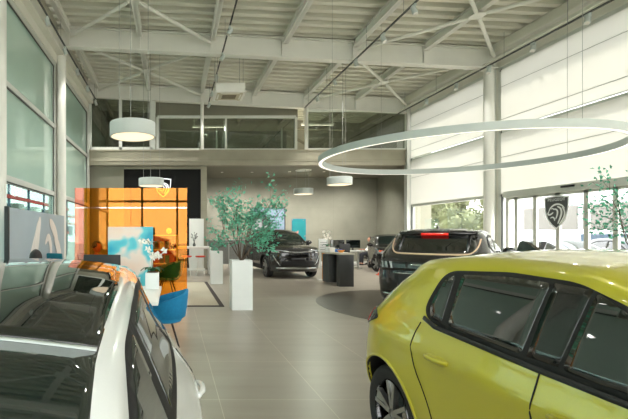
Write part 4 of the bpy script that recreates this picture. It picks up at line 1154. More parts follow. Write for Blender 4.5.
def emblem_parts(root, S, f, dark, light, t0, text=True):
    """f(u, v, w) maps shield coordinates to root-local points, w = height above the surface"""
    if dark: obj('shield', MB().prism([(u * S, v * S) for u, v in SH], lambda u, v, w: f(u, v, t0 + w), .004), dark, root)
    cl = SH + [SH[0], SH[1]]
    obj('outline', MB().prism([(u * S, v * S) for u, v in strip_closed(SH, .045)[0]], lambda u, v, w: f(u, v, t0 + .005 + w), .003), light, root) if False else None
    m = MB()
    n = len(SH)
    for i in range(n):
        a = Vector(SH[i]); b = Vector(SH[(i + 1) % n]); ai = a * .91; bi = b * .91
        m.prism([(p.x * S, p.y * S) for p in (a, b, bi, ai)], lambda u, v, w: f(u, v, t0 + .005 + w), .003)
    obj('outline', m, light, root)
    m = MB()
    for ln, w in LION:
        pts = chain(ln, 2)
        ws = [w[0] + (w[-1] - w[0]) * i / (len(pts) - 1) for i in range(len(pts))]
        mx = max(w)
        ws = [max(.02, mx * math.sin(PI * min(.92, max(.08, i / (len(pts) - 1)))) ** .5) for i in range(len(pts))]
        L = strip2(pts, ws); k = len(L) // 2
        for i in range(k - 1):
            q = [L[i], L[i + 1], L[2 * k - 2 - i], L[2 * k - 1 - i]]
            m.prism([(a * S, b * S) for a, b in q], lambda u, v, w: f(u, v, t0 + .005 + w), .003)
    obj('lion_head', m, light, root)
    if text:
        cu = bpy.data.curves.new('letters', 'FONT'); cu.body = 'PEUGEOT'; cu.size = .15 * S; cu.align_x = 'CENTER'; cu.extrude = .0015; cu.space_character = 1.1
        o = bpy.data.objects.new('tmp', cu); COL.objects.link(o); bpy.context.view_layer.update()
        me = bpy.data.meshes.new_from_object(o.evaluated_get(bpy.context.evaluated_depsgraph_get())); bpy.data.objects.remove(o)
        for v in me.vertices: v.co = f(v.co.x, v.co.y + .375 * S, t0 + .007 + v.co.z)
        link('lettering', me, light, root)
# on the glass doors, seen from inside
em = thing('door_emblem', 'grey shield emblem with a lion head stuck on the entrance door glass', 'emblem', (9.90, 11.36, 2.10))
emblem_parts(em, .74, lambda u, v, w: Vector((-w, -u, v)), GREEND, DECALW, .0)
# white outlined sign on a thin hanger frame by the black wall
em2 = thing('wall_emblem', 'white outlined shield emblem on the black wall above the amber screen', 'emblem', (-.42, 18.80, 3.50))
emblem_parts(em2, .68, lambda u, v, w: Vector((u, -w, v)), None, SIGNW, .0, False)

# ------------------------------------------------------------------ plants
def branchy(name, label, loc, seed, spread, height, leafn, lm, group=None, trunk_r=.022, n0=7, cat='tree'):
    random.seed(seed)
    t = thing(name, label, cat, loc, 0, group)
    wood = MB(); lv = MB(); tips = []
    def grow(p, d, L, r, dep):
        pts = [p]; q = p.copy(); dd = d.copy()
        seg = 5
        for k in range(seg):
            dd = (dd + Vector((random.gauss(0, .13), random.gauss(0, .13), random.gauss(.03, .10)))).normalized()
            if q.z < .2: dd.z = abs(dd.z) + .25; dd.normalize()
            q = q + dd * (L / seg); pts.append(q.copy())
            if dep > 0 and k >= 1 and random.random() < .75:
                nd = (dd + Vector((random.gauss(0, .7), random.gauss(0, .7), random.gauss(.05, .5)))).normalized()
                grow(q.copy(), nd, L * random.uniform(.4, .65), r * .55, dep - 1)
            if dep <= 1 or k > 2: tips.append((q.copy(), dd.copy()))
        rad = [max(.0022, r * (1 - .7 * k / seg)) for k in range(seg + 1)]
        wood.tube(pts, rad, 6)
    for k in range(n0):
        a = 2 * PI * k / n0 + random.uniform(-.3, .3); s = random.uniform(.25, 1.0) * spread
        d = Vector((math.cos(a) * s, math.sin(a) * s, random.uniform(.8, 1.2))).normalized()
        grow(Vector((random.uniform(-.03, .03), random.uniform(-.03, .03), 0)), d, height * random.uniform(.55, .8), trunk_r * random.uniform(.7, 1.0), 2)
    for i in range(leafn):
        p, d = random.choice(tips)
        if p.z < .22: continue
        lv.leaf(p + Vector((random.gauss(0, .06), random.gauss(0, .06), random.gauss(0, .06))), d + Vector((random.gauss(0, .9), random.gauss(0, .9), random.gauss(-.2, .8))), random.uniform(.045, .09), random.uniform(.035, .06))
    obj('branches', wood, BARK, t, 60)
    obj('leaves', lv, lm, t, smooth=False)
    return t
def planter(label, x, y, w, h, name='square_planter', group='tall white planters'):
    t = thing(name, label, 'planter', (x, y, 0), 0, group)
    m = MB(); v = w / 2; r = .025
    m.bb((-v, -v, 0), (v, -v + r, h)); m.bb((-v, v - r, 0), (v, v, h)); m.bb((-v, -v + r, 0), (-v + r, v - r, h)); m.bb((v - r, -v + r, 0), (v, v - r, h)); m.bb((-v + r, -v + r, 0), (v - r, v - r, .03))
    obj('pot', m, CERAM, t)
    obj('soil', MB().bb((-v + r, -v + r, .03), (v - r, v - r, h - .05)), SOIL, t)
    return t
planter('tall white square planter holding the leafy tree in mid floor', 1.39, 9.02, .41, 1.0)
branchy('artificial_tree', 'spreading tree with teal green leaves in the tall white planter in mid floor', (1.39, 9.02, .972), 11, 1.35, 1.5, 1900, LEAFG, trunk_r=.014, n0=9)
planter('shorter looking white square planter left of the tree, farther back', 1.33, 13.5, .36, 1.0)
planter('white square planter behind the yellow car near the entrance doors', 8.0, 7.5, .41, 1.0)
branchy('artificial_tree', 'spreading green tree at the right edge in front of the entrance doors', (8.0, 7.5, .972), 23, .9, 1.5, 900, LEAFG, trunk_r=.014, n0=7)
def orchid(label, loc, seed, pot=.10, ph=.2, hh=.55, square=True):
    random.seed(seed)
    t = thing('potted_orchid', label, 'plant', loc, 0, 'white orchids')
    m = MB()
    if square: m.box((0, 0, ph / 2), (pot * 2, pot * 2, ph), bev=.006)
    else: m.lathe([(0, 0), (pot * .7, 0), (pot, ph), (pot * .9, ph), (pot * .9, ph - .02), (0, ph - .02)], (0, 0, 0), 24)
    obj('pot', m, CERAM, t)
    obj('bark', MB().ball((0, 0, ph - .01), pot * .95, 2, (1, 1, .35)), SOIL, t)
    m = MB()
    for k in range(6):
        a = k * 1.05 + .2; pts = [Vector((0, 0, ph)), Vector((math.cos(a) * .07, math.sin(a) * .07, ph + .08)), Vector((math.cos(a) * .13, math.sin(a) * .13, ph + .07)), Vector((math.cos(a) * .18, math.sin(a) * .18, ph + .03))]
        V = []
        for i, p in enumerate(pts):
            w = [.012, .035, .032, .004][i]; s = Vector((-math.sin(a), math.cos(a), 0)) * w
            V.append((m.bm.verts.new(p - s), m.bm.verts.new(p + s + Vector((0, 0, .0))), m.bm.verts.new(p + Vector((0, 0, -.012)))))
        for p, q in zip(V, V[1:]):
            m.bm.faces.new((p[0], q[0], q[2], p[2])); m.bm.faces.new((p[2], q[2], q[1], p[1]))
    obj('leaves', m, LEAFD, t, 70)
    st = MB()
    for k in range(2):
        s = 1 if k else -1
        P = chain([(0, 0, ph), (s * .02, .01, ph + hh * .5), (s * .04, 0, ph + hh * .85), (s * .10, -.03, ph + hh * .95), (s * .16, -.05, ph + hh * .82)], 2) if False else [Vector(p) for p in ((0, 0, ph), (s * .015, .01, ph + hh * .5), (s * .03, 0, ph + hh * .85), (s * .08, -.03, ph + hh * .97), (s * .14, -.05, ph + hh * .9))]
        st.tube(P, .004, 6)
        for i in range(5):
            fl = MB(); q = P[2].lerp(P[4], random.random()) + Vector((random.uniform(-.05, .05), random.uniform(-.05, .05), random.uniform(-.2, .03)))
            for j in range(5):
                a = 2 * PI * j / 5 + i
                d = Vector((math.cos(a), -.25, math.sin(a)))
                fl.leaf(q, d, .06, .055, .1)
            obj('flower', fl, PETAL, t, smooth=False)
    obj('stems', st, LEAFD, t)
    return t

# ------------------------------------------------------------------ seats and tables
def tub_chair(name, label, loc, rz, fab, group=None, s=1.0, bh=.72):
    """rounded shell armchair on a swivel foot, open towards local +x"""
    t = thing(name, label, 'chair', loc, rz, group)
    m = MB(); n = 28; R0 = .29 * s; out = []; inn = []
    rows = []
    for k in range(n + 1):
        a = math.radians(55 + 250 * k / n)
        u = abs(k / n - .5) * 2
        zt = (bh - (bh - .62) * u ** 1.15 - .03 * max(0, u - .8) * 5) * s
        ring = []
        for r, z in ((R0 * .72, .36 * s), (R0 * .97, .42 * s), (R0 * 1.05, (.36 + .5 * (zt / s - .36)) * s), (R0 * 1.12, zt - .02), (R0 * 1.10, zt), (R0 * 1.0, zt), (R0 * .97, zt - .03), (R0 * .92, .48 * s), (R0 * .7, .44 * s)):
            ring.append(m.bm.verts.new((math.cos(a) * r, math.sin(a) * r, z)))
        rows.append(ring)
    for a, b in zip(rows, rows[1:]):
        for i in range(len(a)):
            j = (i + 1) % len(a); m.bm.faces.new((a[i], b[i], b[j], a[j]))
    m.bm.faces.new(rows[0]); m.bm.faces.new(rows[-1][::-1])
    obj('backrest', m, fab, t, 50)
    obj('seat', MB().lathe([(0, .34 * s), (R0 * .85, .35 * s), (R0 * .93, .39 * s), (R0 * .9, .455 * s), (R0 * .7, .475 * s), (0, .48 * s)], (.03, 0, 0), 32), fab, t, 50)
    m = MB()
    for k in range(4):
        a = PI / 4 + k * PI / 2
        obj('leg', MB().tube([(math.cos(a) * .10 * s, math.sin(a) * .10 * s, .36 * s), (math.cos(a) * .25 * s, math.sin(a) * .25 * s, 0)], [.016, .012], 10), BLACK, t)
    return t
def slab_table(name, label, loc, rz, w, d, h, mat, cat='table', th=.05, legmat=None, legs='slab', group=None):
    t = thing(name, label, cat, loc, rz, group)
    obj('tabletop', MB().bb((-w / 2, -d / 2, h - th), (w / 2, d / 2, h), bev=.005), mat, t)
    if legs == 'pedestal':
        obj('pedestal', MB().bb((-w / 2 + .12, -d / 2 + .2, 0), (-w / 2 + .42, d / 2 - .2, h - th), bev=.004), legmat or mat, t)
    elif legs == 'slab':
        for s in (-1, 1): obj('leg', MB().bb((s * (w / 2 - .08), -d / 2 + .01, 0), (s * (w / 2 - .005), d / 2 - .01, h - th), bev=.004), legmat or mat, t)
    else:
        for s in (-1, 1):
            m = MB(); x = s * (w / 2 - .1)
            m.bb((x - .035, -.035, .03), (x + .035, .035, h - th)); m.bb((x - .04, -d / 2 + .06, 0), (x + .04, d / 2 - .06, .03)); m.bb((x - .03, -d / 2 + .06, h - th - .03), (x + .03, d / 2 - .06, h - th))
            obj('leg', m, legmat or mat, t)
        obj('crossbar', MB().bb((-w / 2 + .1, -.02, h - th - .05), (w / 2 - .1, .02, h - th - .01)), legmat or mat, t)
    return t
def office_chair(name, label, loc, rz, fab, group=None, sh=.46, aw=.27):
    t = thing(name, label, 'chair', loc, rz, group)
    obj('seat', MB().box((.03, 0, sh), (.48, .46, .08), bev=.03), fab, t)
    obj('backrest', MB().box((-.28, 0, .82), (.06, .46, .56), bev=.028, ry=-.10), fab, t)
    obj('back_strut', MB().tube([(-.1, 0, sh - .05), (-.29, 0, sh - .03), (-.29, 0, .6)], .02, 8), BLACK, t)
    obj('gas_column', MB().tube([(0, 0, .08), (0, 0, sh - .03)], .028, 12), BLACK, t)
    m = MB()
    for k in range(5):
        a = 2 * PI * k / 5
        m.bar((0, 0, .09), (math.cos(a) * .28, math.sin(a) * .28, .075), .04, .03)
    b = obj('star_base', m, BLACK, t)
    for k in range(5):
        a = 2 * PI * k / 5
        obj('caster', MB().lathe([(0, -.02), (.03, -.02), (.03, .02), (0, .02)], (math.cos(a) * .28, math.sin(a) * .28, .03), 14, 'Y'), BLACK, b)
    for s in (-1, 1): obj('armrest', MB().box((-.02, s * aw, .60), (.26, .05, .03), bev=.01).box((-.02, s * aw, .48), (.04, .025, .24)).box((-.02, s * (aw - .06), sh - .06), (.04, .14, .025)), BLACK, t)
    return t
def monitor(label, loc, rz, w=.6, h=.36, group=None, face=None):
    """screen faces local +x"""
    t = thing('monitor', label, 'monitor', loc, rz, group)
    obj('foot', MB().box((-.02, 0, .008), (.18, .24, .016), bev=.004), BLACK, t)
    obj('stand', MB().box((-.06, 0, .14), (.03, .06, .26)), BLACK, t)
    s = obj('screen', MB().box((-.02, 0, .10 + h / 2), (.035, w, h), bev=.008), BLACK, t)
    obj('display', MB().box((0, 0, .10 + h / 2), (.004, w - .03, h - .03)), face or CARGLASS, s)
    return t

# white table with the orchid and the blue chairs at the lower left
slab_table('side_table', 'white slab table with the white orchid behind the white hatchback', (-.66, 6.1, 0), 0, .96, 1.55, .72, WOODW, legs='pedestal')
orchid('white orchid in a white square pot on the slab table by the blue chair', (-.31, 6.60, .72), 5, .10, .24, .50)
tub_chair('tub_chair', 'bright blue rounded armchair beside the white slab table', (-.10, 6.1, 0), math.radians(184), BLUE, None, .97, .80)
tub_chair('lounge_chair', 'blue rounded armchair standing behind the amber glass, near its right end', (-.15, 10.6, 0), math.radians(170), BLUE, None, 1.25)
office_chair('desk_chair', 'teal high backed chair behind the left part of the amber glass', (-2.5, 10.1, 0), math.radians(60), TEAL)
slab_table('desk', 'white desk carrying the black monitor behind the white hatchback', (-1.35, 7.75, 0), 0, 1.5, .75, .74, WOODW, 'desk', .03)
monitor('wide black monitor seen from behind on the white desk, in front of the amber glass', (-1.24, 7.72, .74), math.radians(84), .66, .33)
# rug
t = tag(obj('floor_rug', MB().bb((-.95, 9.25, 0), (1.08, 13.9, .012)), RUGB), 'beige rug with a dark border between the amber glass and the planters', 'rug')
obj('pile', MB().bb((-.85, 9.35, .012), (.98, 13.8, .016)), RUGM, t)
# amber coated glass screen
t = thing('glass_screen', 'tall amber orange coated glass screen standing at the left of the hall', 'screen', (-.87, 9.1, 0))
obj('base', MB().bb((-1.16, -.06, .02), (1.16, .06, .10)), BLACK, t)
obj('glass_panel', MB().bb((-.97, -.006, .10), (-.004, .006, 2.48)), AMBER, t)
obj('glass_panel', MB().bb((.004, -.006, .10), (1.16, .006, 2.48)), AMBER, t)
obj('side_panel', MB().bb((-1.16, -.006, .10), (-.975, .006, 2.48)), PINK, t)['label'] = 'rose tinted glass strip'
for x in (-.97, 0, 1.14): obj('clamp', MB().bb((x - .03, -.03, .02), (x + .03, .03, .16)), CHROME, t)
obj('joint_strip', MB().bb((-1.16, -.008, 2.06), (1.16, .008, 2.085)), glass_mat('pale joint film', (255, 235, 215), base=.3), t)
t = thing('printed_screen', 'free standing panel printed in peach and turquoise clouds in front of the amber glass', 'screen', (-.83, 8.6, 0))
obj('panel', MB().bb((-.44, -.012, .45), (.44, .012, 1.67)), SCREENP, t)
for s in (-1, 1): obj('foot', MB().bb((s * .34 - .02, -.16, 0), (s * .34 + .02, .16, .02)).bb((s * .34 - .015, -.012, .02), (s * .34 + .015, .012, .45)), FRAME, t)
# grey panel with pale lion print, parallel to the left glass
t = thing('display_board', 'large grey panel with a pale swirling print standing along the left glass wall', 'panel', (-2.9, 9.65, 0))
obj('panel', MB().bb((-.03, -1.95, .05), (.03, 1.95, 2.0)), GREYP, t)
obj('edge', MB().bb((-.04, -1.99, .05), (.04, -1.95, 2.02)), BLACK, t)
for si, (ln, w) in enumerate([([(-1.0, .3), (-.85, .75), (-.55, 1.15), (-.35, 1.45), (-.25, 1.8)], .20), ([(-.55, 1.2), (-.3, 1.55), (-.15, 1.9)], .12), ([(.2, 1.3), (.45, 1.5), (.65, 1.3), (.68, .9), (.72, .5)], .10), ([(.55, 1.85), (1.0, 1.6), (1.25, 1.3)], .14), ([(.95, 1.45), (1.25, 1.25), (1.5, .9), (1.6, .5)], .16), ([(-1.2, .2), (-.7, .35), (-.3, .75)], .12), ([(1.1, .9), (1.3, .6), (1.35, .3)], .10)]):
    m = MB(); P = chain(ln, 2); n = len(P)
    L = strip2(P, [2.0 * w * max(.12, math.sin(PI * i / (n - 1)) ** .7) for i in range(n)]); k = len(L) // 2
    for i in range(k - 1): m.prism([L[i], L[i + 1], L[2 * k - 2 - i], L[2 * k - 1 - i]], lambda u, v, w_: Vector((.0305 + .0035 * si + w_, u, v)), .003)
    obj('printed_stroke', m, PALEP, t)
# bar table with stools
slab_table('bar_table', 'long white high table between the amber glass and the planters', (.5, 16.6, 0), 0, 1.86, .6, 1.05, WOODW, 'table', .09)
def stool(label, x, y):
    t = thing('bar_stool', label, 'stool', (x, y, 0), 0, 'bar stools with red seats')
    obj('seat', MB().lathe([(0, .66), (.15, .665), (.19, .69), (.185, .72), (.14, .715), (0, .70)], (0, 0, 0), 28), REDSEAT, t)
    for k in range(4):
        a = PI / 4 + k * PI / 2
        obj('leg', MB().tube([(math.cos(a) * .1, math.sin(a) * .1, .67), (math.cos(a) * .2, math.sin(a) * .2, 0)], .011, 8), WHITE, t)
    obj('foot_ring', MB().lathe([(.165, .24), (.175, .25), (.165, .26), (.155, .25)], (0, 0, 0), 24, 'Z', True), WHITE, t)
stool('red seated white bar stool nearest the right end of the high table', 1.0, 16.05)
stool('red seated white bar stool half behind the edge of the amber glass', .50, 16.05)
stool('red seated white bar stool behind the amber glass', .0, 16.05)
t = thing('twig_plant', 'small dark twig plant in a vase on the white high table', 'plant', (.80, 16.6, 1.05))
obj('vase', MB().lathe([(0, 0), (.05, 0), (.06, .06), (.03, .12), (.035, .14), (0, .13)], (0, 0, 0), 20), FRAMED, t)
random.seed(3); m = MB()
for k in range(9):
    a = random.uniform(0, 6.28); e = Vector((math.cos(a) * .1, math.sin(a) * .1, random.uniform(.3, .52)))
    m.tube([(0, 0, .1), e * .5 + Vector((0, 0, .08)), e], .005, 5); m.ball(e, .018, 1)
    m.leaf(e * .7, Vector((math.cos(a), math.sin(a), .5)), .09, .04)
obj('twigs', m, BLACK, t)
t = thing('table_lamp', 'small glowing globe lamp on the high table, seen through the amber glass', 'lamp', (-.15, 16.6, 1.05))  # added glowing globe standing in for the reflection of a lamp
obj('base', MB().lathe([(0, 0), (.07, 0), (.07, .015), (.012, .03), (.012, .48), (0, .48)], (0, 0, 0), 20), CHROME, t)
obj('globe', MB().ball((0, 0, .58), .11, 3), LIT, t)
t = thing('white_totem', 'white upright display board behind the high table and short planter', 'board', (.97, 18.2, 0))
obj('board', MB().bb((-.30, -.04, .05), (.30, .04, 2.14), bev=.006), WOODW, t); obj('foot', MB().bb((-.34, -.2, 0), (.34, .2, .05)), FRAME, t)
def perf(label, x, y, w, h):
    t = thing('perforated_screen', label, 'screen', (x, y, 0), 0, 'perforated grey screens')
    obj('sheet', MB().bb((-w / 2 + .03, -.01, .16), (w / 2 - .03, .01, h - .03)), PERF, t)
    obj('rim', MB().bb((-w / 2, -.02, 0), (-w / 2 + .03, .02, h)).bb((w / 2 - .03, -.02, 0), (w / 2, .02, h)).bb((-w / 2, -.02, h - .03), (w / 2, .02, h)).bb((-w / 2, -.02, .13), (w / 2, .02, .16)), FRAME, t)
    obj('foot', MB().bb((-w / 2, -.2, 0), (-w / 2 + .05, .2, .02)).bb((w / 2 - .05, -.2, 0), (w / 2, .2, .02)), FRAME, t)
perf('grey perforated screen behind the short white planter', 2.05, 19.9, .98, 1.25)
perf('grey perforated screen behind the tall tree planter', 3.05, 20.6, .92, 1.25)
# shelving seen through the amber glass
t = thing('display_shelf', 'low shelf unit with leaflets seen through the amber glass', 'shelf', (-.35, 14.2, 0))
obj('side_panel', MB().bb((-.5, -.18, 0), (-.46, .18, 1.5)).bb((.46, -.18, 0), (.5, .18, 1.5)), WOODW, t)
for z in (.1, .55, 1.0, 1.46): obj('shelf_board', MB().bb((-.46, -.18, z), (.46, .18, z + .03)), WOODW, t)
obj('back_panel', MB().bb((-.46, .17, .1), (.46, .18, 1.49)), REDSEAT, t)
random.seed(9)
for z in (.131, .581, 1.031):
    for k in range(5):
        tag(obj('brochure', MB().box((-.70 + .17 * k, 14.16, z + .125), (.13, .02, .25), rx=-.15), random.choice([BLUE, WHITE, REDSEAT, ANTH])), 'printed brochure standing on the low shelf unit behind the amber glass', 'brochure', 'brochures on the shelf unit')

# ------------------------------------------------------------------ reception and the back right
t = thing('reception_desk', 'anthracite reception counter with a beige top in front of the back desks', 'counter', (0, 0, 0))
obj('end_panel', MB().bb((4.80, 12.7, 0), (5.22, 12.92, .92), bev=.006), ANTH, t)
m = MB(); P = [(4.74, 13.95), (4.74, 13.72), (4.80, 13.62), (4.92, 13.58), (5.06, 13.58), (5.16, 13.62), (5.2, 13.72), (5.2, 13.95)]
m.prism(P, lambda u, v, w: Vector((u, v, .03 + w)), .86); obj('rounded_body', m, ANTH, t)
obj('inner_panel', MB().bb((5.16, 12.92, .04), (5.2, 13.62, .9)), BLACK, t)
obj('worktop', MB().prism([(4.72, 13.3), (4.80, 12.68), (5.25, 12.68), (5.25, 14.0), (4.72, 14.0)], lambda u, v, w: Vector((u, v, .92 + w)), .045), STONET, t)
orchid('white orchid in a round pot on the reception counter', (4.82, 13.75, .965), 8, .08, .16, .50, False)
t = tag(obj('storage_box', MB().bb((4.93, 13.55, .965), (5.22, 13.95, 1.04), bev=.006), BLUEB), 'flat bright blue box lying on the reception counter', 'box')
t = tag(obj('wooden_bowl', MB().lathe([(0, 0), (.05, 0), (.11, .07), (.10, .07), (.045, .012), (0, .012)], (5.04, 13.2, .966), 28), ORANGE), 'small tan bowl on the reception counter', 'bowl')
t = thing('brochure_stand', 'white document box on the reception counter beside the orchid', 'holder', (4.83, 13.42, .966))
obj('box', MB().bb((-.08, -.08, 0), (.08, .08, .14), bev=.004), WOODW, t); obj('sheet', MB().bb((-.07, -.083, .02), (.07, -.08, .12)), PALEP, t)
t = thing('sign_stand', 'slim orange post carrying a white price board left of the reception counter', 'sign', (4.95, 14.5, 0))
obj('post', MB().bb((-.03, -.02, .02), (.03, .02, .95)), ORANGE, t); obj('foot', MB().bb((-.16, -.14, 0), (.16, .14, .02)), FRAME, t); obj('board', MB().bb((-.15, -.03, .92), (.15, .01, 1.36), bev=.004), WOODW, t)
m = MB()
for k in range(4): m.bb((-.11, -.033, 1.0 + .075 * k), (.11, -.03, 1.02 + .075 * k))
obj('printed_lines', m, CABLE, t)
slab_table('back_desk', 'white desk with two monitors by the right end of the back wall', (7.4, 19.6, 0), 0, 1.9, .8, .78, WOODW, 'desk', .04, FRAME, 't')
slab_table('back_desk', 'white desk left of the two monitor desk, behind the reception counter', (5.1, 19.9, 0), 0, 1.7, .8, .78, WOODW, 'desk', .04, FRAME, 't')
monitor('black monitor at the right end of the back desk, next to the seated person', (8.05, 19.65, .78), math.radians(-92), .62, .36, 'monitors on the back desks')
monitor('black monitor in the middle of the back desk, left of its twin', (7.35, 19.65, .78), math.radians(-90), .62, .36, 'monitors on the back desks')
monitor('black monitor on the desk behind the blue box', (5.6, 19.95, .78), math.radians(-90), .62, .36, 'monitors on the back desks')
office_chair('task_chair', 'black swivel chair pulled up to the two monitor desk', (7.2, 18.75, 0), math.radians(90), BLACK)
t = tag(obj('skirting_heater', MB().bb((6.2, 20.5, 0), (8.6, 20.7, .16), bev=.01), WOODW), 'long low cream heater box on the floor under the back desks', 'heater')  # pale box added in place of a bright strip on the floor
# wall screens and poster
def wscreen(name, label, x0, x1, z0, z1, y, face, cat):
    t = thing(name, label, cat, ((x0 + x1) / 2, y, (z0 + z1) / 2)); w = (x1 - x0) / 2; h = (z1 - z0) / 2
    obj('casing', MB().bb((-w, -.03, -h), (w, .03, h), bev=.008), BLACK, t); obj('display', MB().bb((-w + .05, -.034, -h + .05), (w - .05, -.03, h - .05)), face, t)
    return t
t = wscreen('wall_screen', 'large screen with a pale blue picture on the back wall', 4.0, 5.82, 1.62, 2.87, YB - .04, TVMAP, 'screen')
t = wscreen('floor_screen', 'dark screen on a stand in front of the pale wall screen, behind the tree', 3.75, 4.72, 1.62, 2.36, 21.4, CARGLASS, 'screen')
obj('stand', MB().bb((-.04, .03, -1.97), (.04, .08, .2)).bb((-.3, -.2, -1.99), (.3, .25, -1.96)), BLACK, t)
t = thing('wall_poster', 'turquoise poster with a pink figure on the back wall right of the screen', 'poster', (6.53, YB - .025, 1.72))
obj('board', MB().bb((-.36, -.012, -.56), (.36, .02, .56)), BLUE, t); obj('print', MB().bb((-.345, -.016, -.545), (.345, -.012, .545)), TEALP, t)
t = thing('traffic_cone', 'small orange red cone on the floor beside the small dark city car', 'cone', (7.62, 16.2, 0))
obj('base', MB().box((0, 0, .012), (.22, .22, .024), bev=.005), SIGNRED, t); obj('body', MB().lathe([(0, .024), (.08, .024), (.02, .25), (0, .25)], (0, 0, 0), 24), SIGNRED, t)
obj('band', MB().lathe([(.058, .10), (.041, .16), (.045, .16), (.062, .10)], (0, 0, 0), 24, 'Z', True), WHITE, t)

# ------------------------------------------------------------------ people
def skin(name, nodes, edges, mat, parent, sub=2):
    me = bpy.data.meshes.new(name); me.from_pydata([n[0] for n in nodes], edges, [])
    o = bpy.data.objects.new(name, me); COL.objects.link(o)
    md = o.modifiers.new('s', 'SKIN'); sv = me.skin_vertices[0].data
    for i, n in enumerate(nodes):
        r = n[1]; sv[i].radius = (r, r) if not isinstance(r, tuple) else r
        sv[i].use_root = (i == 0)
    ss = o.modifiers.new('u', 'SUBSURF'); ss.levels = sub; ss.render_levels = sub
    bpy.context.view_layer.update()
    m2 = bpy.data.meshes.new_from_object(o.evaluated_get(bpy.context.evaluated_depsgraph_get()))
    bpy.data.objects.remove(o); bpy.data.meshes.remove(me)
    for p in m2.polygons: p.use_smooth = True
    m2.name = name
    if mat is None: return m2
    return link(name, m2, mat, parent)
def seated(label, loc, rz, shirt, hands, hair_long=False):
    """seated adult facing local +x, seat height .46"""
    t = thing('person', label, 'person', loc, rz)
    N = [((0, 0, .52), .13), ((-.02, 0, .68), .125), ((-.03, 0, .86), (.12, .15)), ((-.02, 0, .98), (.09, .12)), ((0, 0, 1.06), .052), ((.01, 0, 1.13), .052)]
    E = [(i, i + 1) for i in range(5)]
    def add(seq, start):
        k = start
        for n in seq: N.append(n); E.append((k, len(N) - 1)); k = len(N) - 1
        return k
    for s in (-1, 1):
        add([((-.02, s * .15, .97), .058), ((.04, s * .22, .76), .046), ((.05 + hands[0] * .5, s * .20, .66 + (hands[2] - .66) * .3), .040), ((hands[0], s * hands[1], hands[2]), .028), ((hands[0] + .06, s * hands[1], hands[2]), .030)], 3)
        for f in range(5):
            y0 = (f - 1.6) * .017
            if f == 4: add([((hands[0] + .06, s * hands[1] - s * .035, hands[2]), .010), ((hands[0] + .10, s * hands[1] - s * .05, hands[2] - .012), .008)], len(N) - 1 - 0 if False else 5 + 1)if False else None
        add([((.05, s * .10, .53), .098), ((.42, s * .13, .54), .068), ((.45, s * .13, .30), .056), ((.43, s * .13, .08), .040), ((.50, s * .13, .045), .038), ((.60, s * .13, .035), .030)], 0)
    body = skin('body', N, E, None, None)
    bm = bmesh.new(); bm.from_mesh(body); bpy.data.meshes.remove(body)
    def grab(mm):
        me = mesh_from(mm.bm, 'x', 60); bm.from_mesh(me); bpy.data.meshes.remove(me)
    h = MB(); h.ball((.02, 0, 1.235), .098, 3, (1.02, .80, 1.22)); h.ball((.035, 0, 1.165), .06, 3, (1, .85, .8))
    h.bar((.11, 0, 1.25), (.135, 0, 1.21), .024, .024); h.ball((.128, 0, 1.212), .016, 2)
    for s in (-1, 1): h.ball((.01, s * .083, 1.228), .026, 2, (.6, .35, 1))
    for s in (-1, 1):
        for f in range(4):
            y = s * hands[1] + (f - 1.5) * .018
            L = (.060, .072, .068, .052)[f if s < 0 else 3 - f]
            h.tube([(hands[0] + .06, y, hands[2]), (hands[0] + .06 + L * .6, y, hands[2] + .004), (hands[0] + .06 + L, y, hands[2] - .014)], [.0095, .0085, .006], 8)
        h.tube([(hands[0] + .03, s * (hands[1] - .02), hands[2]), (hands[0] + .07, s * (hands[1] - .052), hands[2] - .004), (hands[0] + .095, s * (hands[1] - .055), hands[2] - .012)], [.011, .0095, .007], 8)
    grab(h)
    me = bpy.data.meshes.new('body'); bm.to_mesh(me); bm.free(); link('body', me, SKIN, t)
    e = MB()
    for s in (-1, 1): e.ball((.104, s * .032, 1.245), .010, 2)
    obj('eyes', e, BLACK, t); obj('mouth', MB().box((.105, 0, 1.172), (.012, .045, .008), bev=.003), REDSEAT, t)
    hr = MB(); b = bmesh.ops.create_icosphere(hr.bm, subdivisions=3, radius=.106)
    bmesh.ops.transform(hr.bm, matrix=Matrix.Translation((.006, 0, 1.25)) @ Matrix.Diagonal((1.04, .86, 1.2, 1)), verts=b['verts'])
    lim = 1.05 if hair_long else 1.20
    dl = [v for v in hr.bm.verts if v.co.z < lim or (v.co.x > .055 and v.co.z < 1.315)]
    bmesh.ops.delete(hr.bm, geom=dl, context='VERTS')
    if hair_long: hr.ball((-.07, 0, 1.10), .085, 3, (.7, 1.1, 1.5))
    obj('hair', hr, HAIR, t)
    cl = [(N[i][0], (N[i][1][0] + .014, N[i][1][1] + .014) if isinstance(N[i][1], tuple) else N[i][1] + .014) for i in range(4)]
    ce = [(0, 1), (1, 2), (2, 3)]
    nn = list(cl); ee = list(ce)
    for s in (-1, 1):
        k = 3
        for p, r in [((-.02, s * .15, .97), .072), ((.04, s * .22, .76), .060), ((.05 + hands[0] * .5, s * .20, .66 + (hands[2] - .66) * .3), .052), ((hands[0] - .03, s * (hands[1] + .005), hands[2]), .040)]:
            nn.append((p, r)); ee.append((k, len(nn) - 1)); k = len(nn) - 1
    skin('shirt', nn, ee, shirt, t)
    nn = [((0, 0, .52), .142)]; ee = []
    for s in (-1, 1):
        k = 0
        for p, r in [((.05, s * .10, .53), .11), ((.42, s * .13, .54), .08), ((.45, s * .13, .30), .068), ((.43, s * .13, .10), .055)]:
            nn.append((p, r)); ee.append((k, len(nn) - 1)); k = len(nn) - 1
        obj('shoe', MB().box((.51, s * .13, .035), (.27, .095, .07), bev=.025), BLACK, t)
    skin('trousers', nn, ee, TROUS, t)
    return t
seated('seated person with dark hair behind the black monitor, head seen through the amber glass', (-1.72, 9.85, 0), math.radians(-8), SHIRTT, (.40, .16, .78))
